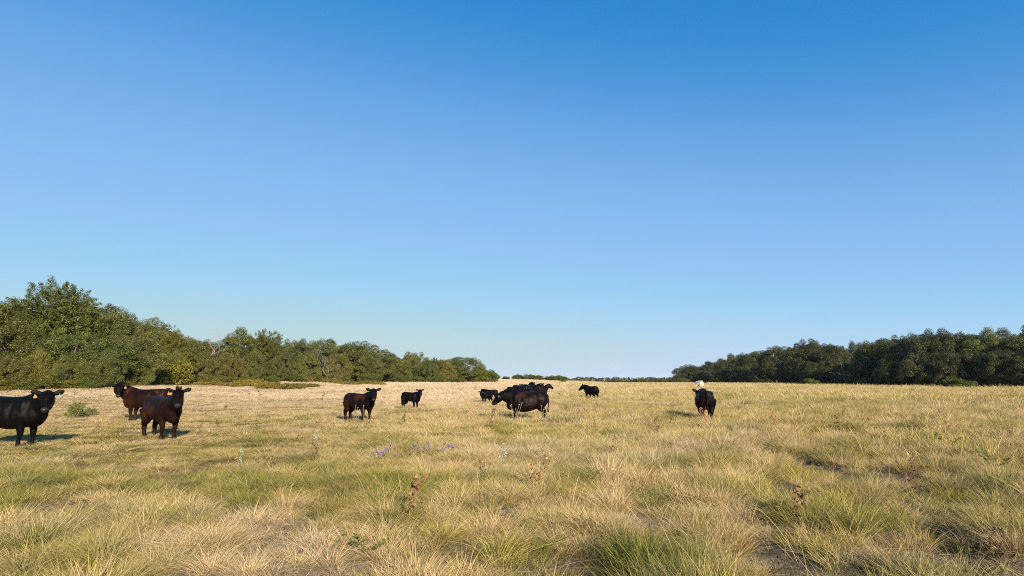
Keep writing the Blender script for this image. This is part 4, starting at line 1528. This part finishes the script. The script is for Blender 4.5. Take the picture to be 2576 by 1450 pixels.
def scatter_group(col):
    ng = bpy.data.node_groups.new('scatter_' + col.name, 'GeometryNodeTree')
    ng.interface.new_socket('Geometry', in_out='INPUT', socket_type='NodeSocketGeometry')
    ng.interface.new_socket('Geometry', in_out='OUTPUT', socket_type='NodeSocketGeometry')
    N, K = ng.nodes, ng.links
    gi = N.new('NodeGroupInput'); go = N.new('NodeGroupOutput')
    ip = N.new('GeometryNodeInstanceOnPoints')
    ci = N.new('GeometryNodeCollectionInfo')
    ci.inputs['Collection'].default_value = col
    ci.inputs['Separate Children'].default_value = True
    ci.inputs['Reset Children'].default_value = True
    def na(nm, dt):
        a = N.new('GeometryNodeInputNamedAttribute'); a.data_type = dt
        a.inputs['Name'].default_value = nm
        return a.outputs['Attribute']
    e2r = N.new('FunctionNodeEulerToRotation')
    K.new(na('rot', 'FLOAT_VECTOR'), e2r.inputs[0])
    K.new(gi.outputs[0], ip.inputs['Points'])
    K.new(ci.outputs[0], ip.inputs['Instance'])
    ip.inputs['Pick Instance'].default_value = True
    K.new(na('idx', 'INT'), ip.inputs['Instance Index'])
    K.new(e2r.outputs[0], ip.inputs['Rotation'])
    K.new(na('scl', 'FLOAT_VECTOR'), ip.inputs['Scale'])
    K.new(ip.outputs[0], go.inputs[0])
    return ng


def scatter(name, col, X, Y, rot, scl, idx, tint, pale, label, dead=None):
    Z = ground_h(X, Y)
    me = bpy.data.meshes.new(name)
    n = len(X)
    me.vertices.add(n)
    me.vertices.foreach_set('co', np.stack([X, Y, Z], 1).astype(np.float32).ravel())
    def va(nm, a):
        me.attributes.new(nm, 'FLOAT_VECTOR', 'POINT').data.foreach_set('vector', a.astype(np.float32).ravel())
    va('rot', rot); va('scl', scl)
    me.attributes.new('idx', 'INT', 'POINT').data.foreach_set('value', idx.astype(np.int32))
    me.attributes.new('tint', 'FLOAT', 'POINT').data.foreach_set('value', tint.astype(np.float32))
    me.attributes.new('dead', 'FLOAT', 'POINT').data.foreach_set('value', (np.zeros(n) if dead is None else dead).astype(np.float32))
    me.attributes.new('pale', 'FLOAT', 'POINT').data.foreach_set('value', pale.astype(np.float32))
    o = obj(name, me)
    md = o.modifiers.new('scatter', 'NODES')
    md.node_group = scatter_group(col)
    tag(o, label, 'grass', kind='stuff')
    return o


def sstep(a, b, x):
    t = np.clip((x - a) / (b - a), 0, 1)
    return t * t * (3 - 2 * t)


def hole(X, Y):
    """1 in the worn hollows of the near right field"""
    xd = 1288 + FPX * X / np.maximum(Y, 1)
    n = fbm(X * 1.25 + 200, Y * .95 + 31, 3)
    return sstep(.545, .60, n) * np.clip(.12 + .88 * sstep(900, 1900, xd), 0, 1) * sstep(24, 12, Y)


def field_props(X, Y):
    """tint (0 straw, 1 green), pale (bleached pinkish), height factor"""
    D = np.maximum(Y, 1)
    xd = 1288 + FPX * X / D
    big = fbm(X * .16 + 11, Y * .16 + 4, 3)
    mid = fbm(X * .75, Y * .75 + 31, 3)
    left = sstep(1250, 500, xd)
    right = sstep(1350, 1900, xd)
    near = sstep(19, 8, D)
    fine = fbm(X * 2.6 + 5, Y * 2.0 + 77, 2)
    tint = .27 + (big - .5) * .55 + (mid - .5) * .8 + (fine - .5) * 1.3
    tint += .20 * near + .10 * right * sstep(60, 20, D) + .10 * right * sstep(30, 70, D)
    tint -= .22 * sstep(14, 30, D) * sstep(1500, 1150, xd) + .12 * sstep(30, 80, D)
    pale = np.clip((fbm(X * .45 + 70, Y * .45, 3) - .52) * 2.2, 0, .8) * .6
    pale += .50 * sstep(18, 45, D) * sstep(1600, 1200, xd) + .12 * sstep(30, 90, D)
    h = .55 + .55 * mid + .35 * right - .30 * left * sstep(6, 12, D) + .10 * near
    h = h * (1 - .35 * left * sstep(9, 13, D))
    return np.clip(tint, .02, .95), np.clip(pale, 0, .8), np.clip(h, .35, 1.5)


def wedge(n, d0, d1, half=51.0, power=None):
    """random points in the wedge in front of the camera; density per area uniform"""
    Rr2 = np.sqrt(rng.random(n) * (d1 * d1 - d0 * d0) + d0 * d0)
    A = np.radians(rng.uniform(-half, half, n))
    return Rr2 * np.sin(A), Rr2 * np.cos(A)


def lean_dir(X, Y):
    return 2 * np.pi * fbm(X * .22 + 90, Y * .22 + 14, 2) * 1.3 - .9


def lay(name, col, nproto, X, Y, label, hs=1.0, tadd=0.0, padd=0.0, jit=.8, smin=.75, smax=1.3, gh_mix=1.0, tsd=.09, psd=.06, deadf=None):
    n = len(X)
    tint, pale, h = field_props(X, Y)
    tint = np.clip(tint + tadd + rng.normal(0, tsd, n), 0, 1)
    pale = np.clip(pale + padd + rng.normal(0, psd, n), 0, .9)
    rot = np.zeros((n, 3))
    rot[:, 2] = lean_dir(X, Y) + rng.normal(0, jit, n)
    s = rng.uniform(smin, smax, n)
    scl = np.stack([s, s, s * (h * gh_mix + 1 - gh_mix) * hs], 1)
    return scatter(name, col, X, Y, rot, scl, rng.integers(0, nproto, n), tint, pale, label, deadf(X, Y) if deadf else None)


# near: tussocks, thatch, upright tufts
cN = proto_col('near_tuft', [dict(seed=300 + i, n=105, rad=.05 + .02 * (i % 3), h=.145 + .03 * (i % 2), w=.0048, lean=.15, curve=.30, segs=4, spread=.6, sigma=.50, hvar=.45) for i in range(6)])
cT = proto_col('near_thatch', [dict(seed=320 + i, n=100, rad=.20, h=.09, w=.0055, lean=.2, curve=1.2, segs=3, spread=.5, sigma=1.7, hvar=.45) for i in range(4)], M_THATCH)
cU = proto_col('near_tussock', [dict(seed=340 + i, n=300, rad=.10, h=.175, w=.0048, lean=.22, curve=.5, segs=5, spread=1.0, sigma=.42, hvar=.4) for i in range(5)])
X, Y = wedge(15000, 3.0, 16.0)
keep = rng.random(len(X)) < np.clip(.25 + .75 * sstep(2000, 900, 1288 + FPX * X / np.maximum(Y, 1)), 0, 1) * np.clip(1.0 - 2.6 * (fbm(X * .9 + 61, Y * .9 + 2, 3) - .46), .2, 1)
lay('short_grass', cT, 4, X[keep], Y[keep], 'matted dry thatch between the near tussocks', .9, 0, .05, jit=3, tsd=.22, psd=.16, deadf=lambda x, y: np.clip(hole(x, y) * 1.1 + rng.normal(0, .25, len(x)), 0, .95))


def cover(X, Y, f=1.4):
    """0 where the sward is broken, 1 where it is full"""
    xd = 1288 + FPX * X / np.maximum(Y, 1)
    gap = .46 + .085 * sstep(1200, 2300, xd) * sstep(26, 12, Y)
    return np.clip((fbm(X * f * 1.5 + 7, Y * f + 2, 3) - gap) * 9, 0, 1)


def clusters(n, d0, d1, m, spread, f=1.4, seed=0):
    """grass grows in bunches: m tufts round each of n bunch centres share colour, height and lean"""
    r = np.random.default_rng(500 + seed)
    cx, cy = wedge(n, d0, d1)
    keep = r.random(n) < np.clip(.12 + .88 * cover(cx, cy, f), 0, 1) * (1 - .95 * hole(cx, cy))
    cx, cy = cx[keep], cy[keep]
    k = len(cx)
    tint, pale, h = field_props(cx, cy)
    tint = np.clip(tint + r.normal(0, .20, k), 0, 1)
    pale = np.clip(pale + r.normal(0, .12, k), 0, .85)
    xd = 1288 + FPX * cx / np.maximum(cy, 1)
    dead = np.clip(r.normal(-.25, .30, k) + .38 * sstep(1300, 2400, xd) * sstep(30, 10, cy), 0, .75)
    size = np.clip(r.lognormal(0, .38, k), .45, 2.3)
    lean = lean_dir(cx, cy) + r.normal(0, .9, k)
    cnt = np.maximum((m * size ** 1.5).astype(int), 3)
    idx = np.repeat(np.arange(k), cnt)
    N = len(idx)
    off = r.normal(size=(N, 2)) * (spread * size[idx])[:, None]
    X = cx[idx] + off[:, 0]; Y = cy[idx] + off[:, 1]
    out = np.arctan2(off[:, 1], off[:, 0])
    w = r.random(N) * .75
    ang = np.arctan2(w * np.sin(out) + (1 - w) * np.sin(lean[idx]), w * np.cos(out) + (1 - w) * np.cos(lean[idx])) + r.normal(0, .75, N)
    rot = np.zeros((N, 3)); rot[:, 2] = ang
    s = r.uniform(.75, 1.3, N) * (.7 + .3 * size[idx])
    hh = h[idx] * np.clip(1.15 - .35 * np.hypot(off[:, 0], off[:, 1]) / (spread * size[idx]), .5, 1.2) * r.uniform(.8, 1.2, N)
    return X, Y, rot, np.stack([s, s, s * hh], 1), np.clip(tint[idx] + r.normal(0, .17, N), 0, 1), np.clip(pale[idx] + r.normal(0, .10, N), 0, .85), np.clip(dead[idx] + r.normal(0, .15, N), 0, .8)


def bunches(name, col, npro, label, *a, **kw):
    X, Y, rot, scl, tint, pale, dead = clusters(*a, **kw)
    scatter(name, col, X, Y, rot, scl, rng.integers(0, npro, len(X)), tint, pale, label, dead)


bunches('meadow_grass', cN, 6, 'olive and straw coloured bunches of meadow grass close to the camera', 8200, 3.0, 17.0, 7, .050, seed=1)
X, Y = wedge(6500, 3.0, 17.0)
keep = rng.random(len(X)) > .85 * hole(X, Y)
X, Y = X[keep], Y[keep]
lay('sparse_grass', cN, 6, X, Y, 'thin grass growing between the bunches', .8, -.05, .05, jit=3, tsd=.2, psd=.12, smin=.5, smax=1.1)
X, Y = wedge(9000, 3.0, 36.0)
keep = rng.random(len(X)) < np.clip(.9 * sstep(500, 1400, 1288 + FPX * X / np.maximum(Y, 1)) + .45 * sstep(11, 6, Y) + .08, 0, 1) * cover(X + 3, Y, .9) * (1 - hole(X, Y))
lay('tussock_grass', cU, 5, X[keep], Y[keep], 'arching green tussocks of bunch grass in the near field', .92, .09, -.14, jit=1.2, tsd=.22, smin=.5, smax=1.5)

# middle
cM = proto_col('mid_tuft', [dict(seed=360 + i, n=70, rad=.13, h=.23, w=.010, lean=.3, curve=.35, segs=4, spread=.6, sigma=.42) for i in range(6)])
bunches('field_grass', cM, 6, 'bunches of dry grass across the middle of the field', 10000, 14.0, 45.0, 5, .13, f=.8, seed=2)
X, Y = wedge(18000, 14.0, 44.0)
lay('field_sward', cM, 6, X, Y, 'low dry sward across the middle of the field', .8, jit=3, smin=.6, smax=1.3, tsd=.2, psd=.14)
# far
cF = proto_col('far_tuft', [dict(seed=380 + i, n=100, rad=.75, h=.34, w=.03, lean=.35, curve=.5, segs=3, spread=.3, sigma=.7) for i in range(5)])
X, Y = wedge(11500, 42.0, 105.0)
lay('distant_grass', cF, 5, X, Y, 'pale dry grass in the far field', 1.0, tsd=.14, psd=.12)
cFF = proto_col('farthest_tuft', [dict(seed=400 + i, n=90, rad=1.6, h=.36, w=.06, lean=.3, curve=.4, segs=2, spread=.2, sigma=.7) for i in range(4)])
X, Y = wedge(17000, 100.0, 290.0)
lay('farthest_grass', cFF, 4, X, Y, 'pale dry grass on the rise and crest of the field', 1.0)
# long straw stalks
cS = proto_col('straw_stalk', [dict(seed=420 + i, n=2 + i % 3, rad=.08, h=.44, w=.0042, lean=.3, curve=.25, segs=6, spread=.7, sigma=.55, hvar=.22) for i in range(6)])
X, Y = wedge(3000, 3.8, 32.0)
keep = rng.random(len(X)) < np.clip(fbm(X * .5 + 3, Y * .5 + 8, 3) * 2.2 - .75, .05, 1)
lay('straw_stalks', cS, 6, X[keep], Y[keep], 'long pale straw stalks standing above the grass', 1.0, -.4, .3, jit=1.4)


# low dead forbs: dark broken stems through the near grass
def forb_col():
    c = bpy.data.collections.new('dead_forb')
    m = plain('dead_forb', (.085, .055, .035), 0.9, 0.1, var=.4, scale=30)
    for i in range(6):
        r = np.random.default_rng(900 + i)
        mb = MB()
        for b in range(4):
            d = unit(np.array([r.normal() * .5, r.normal() * .5, .8]))
            p = np.array([r.normal() * .03, r.normal() * .03, 0.0]); pts = [p]
            for q in range(4):
                d = unit(d + r.normal(size=3) * .25); pts.append(pts[-1] + d * .055)
            mb.tube(np.array(pts), [.0045, .004, .0035, .003, .002], 4)
            for q in range(5):
                a0 = pts[r.integers(1, 5)] + r.normal(size=3) * .008
                V, Q = leaf_quads(a0[None], unit(r.normal(size=(1, 3))), np.array([r.uniform(.010, .024)]), r, 1.7)
                mb.add(V, Q)
        me = mb.mesh('dead_forb_%d' % i)
        me.materials.append(m)
        c.objects.link(bpy.data.objects.new('dead_forb_%d' % i, me))
    return c


X, Y = wedge(5200, 3.8, 30.0)
keep = rng.random(len(X)) < np.clip(.15 + .55 * sstep(900, 1900, 1288 + FPX * X / np.maximum(Y, 1)), 0, 1) * np.clip(fbm(X * .5 + 9, Y * .5 + 60, 2) * 2.4 - .7, .05, 1)
lay('dead_forbs', forb_col(), 6, X[keep], Y[keep], 'low dark broken forb stems among the near grass', 1.0, jit=3, gh_mix=0.0)
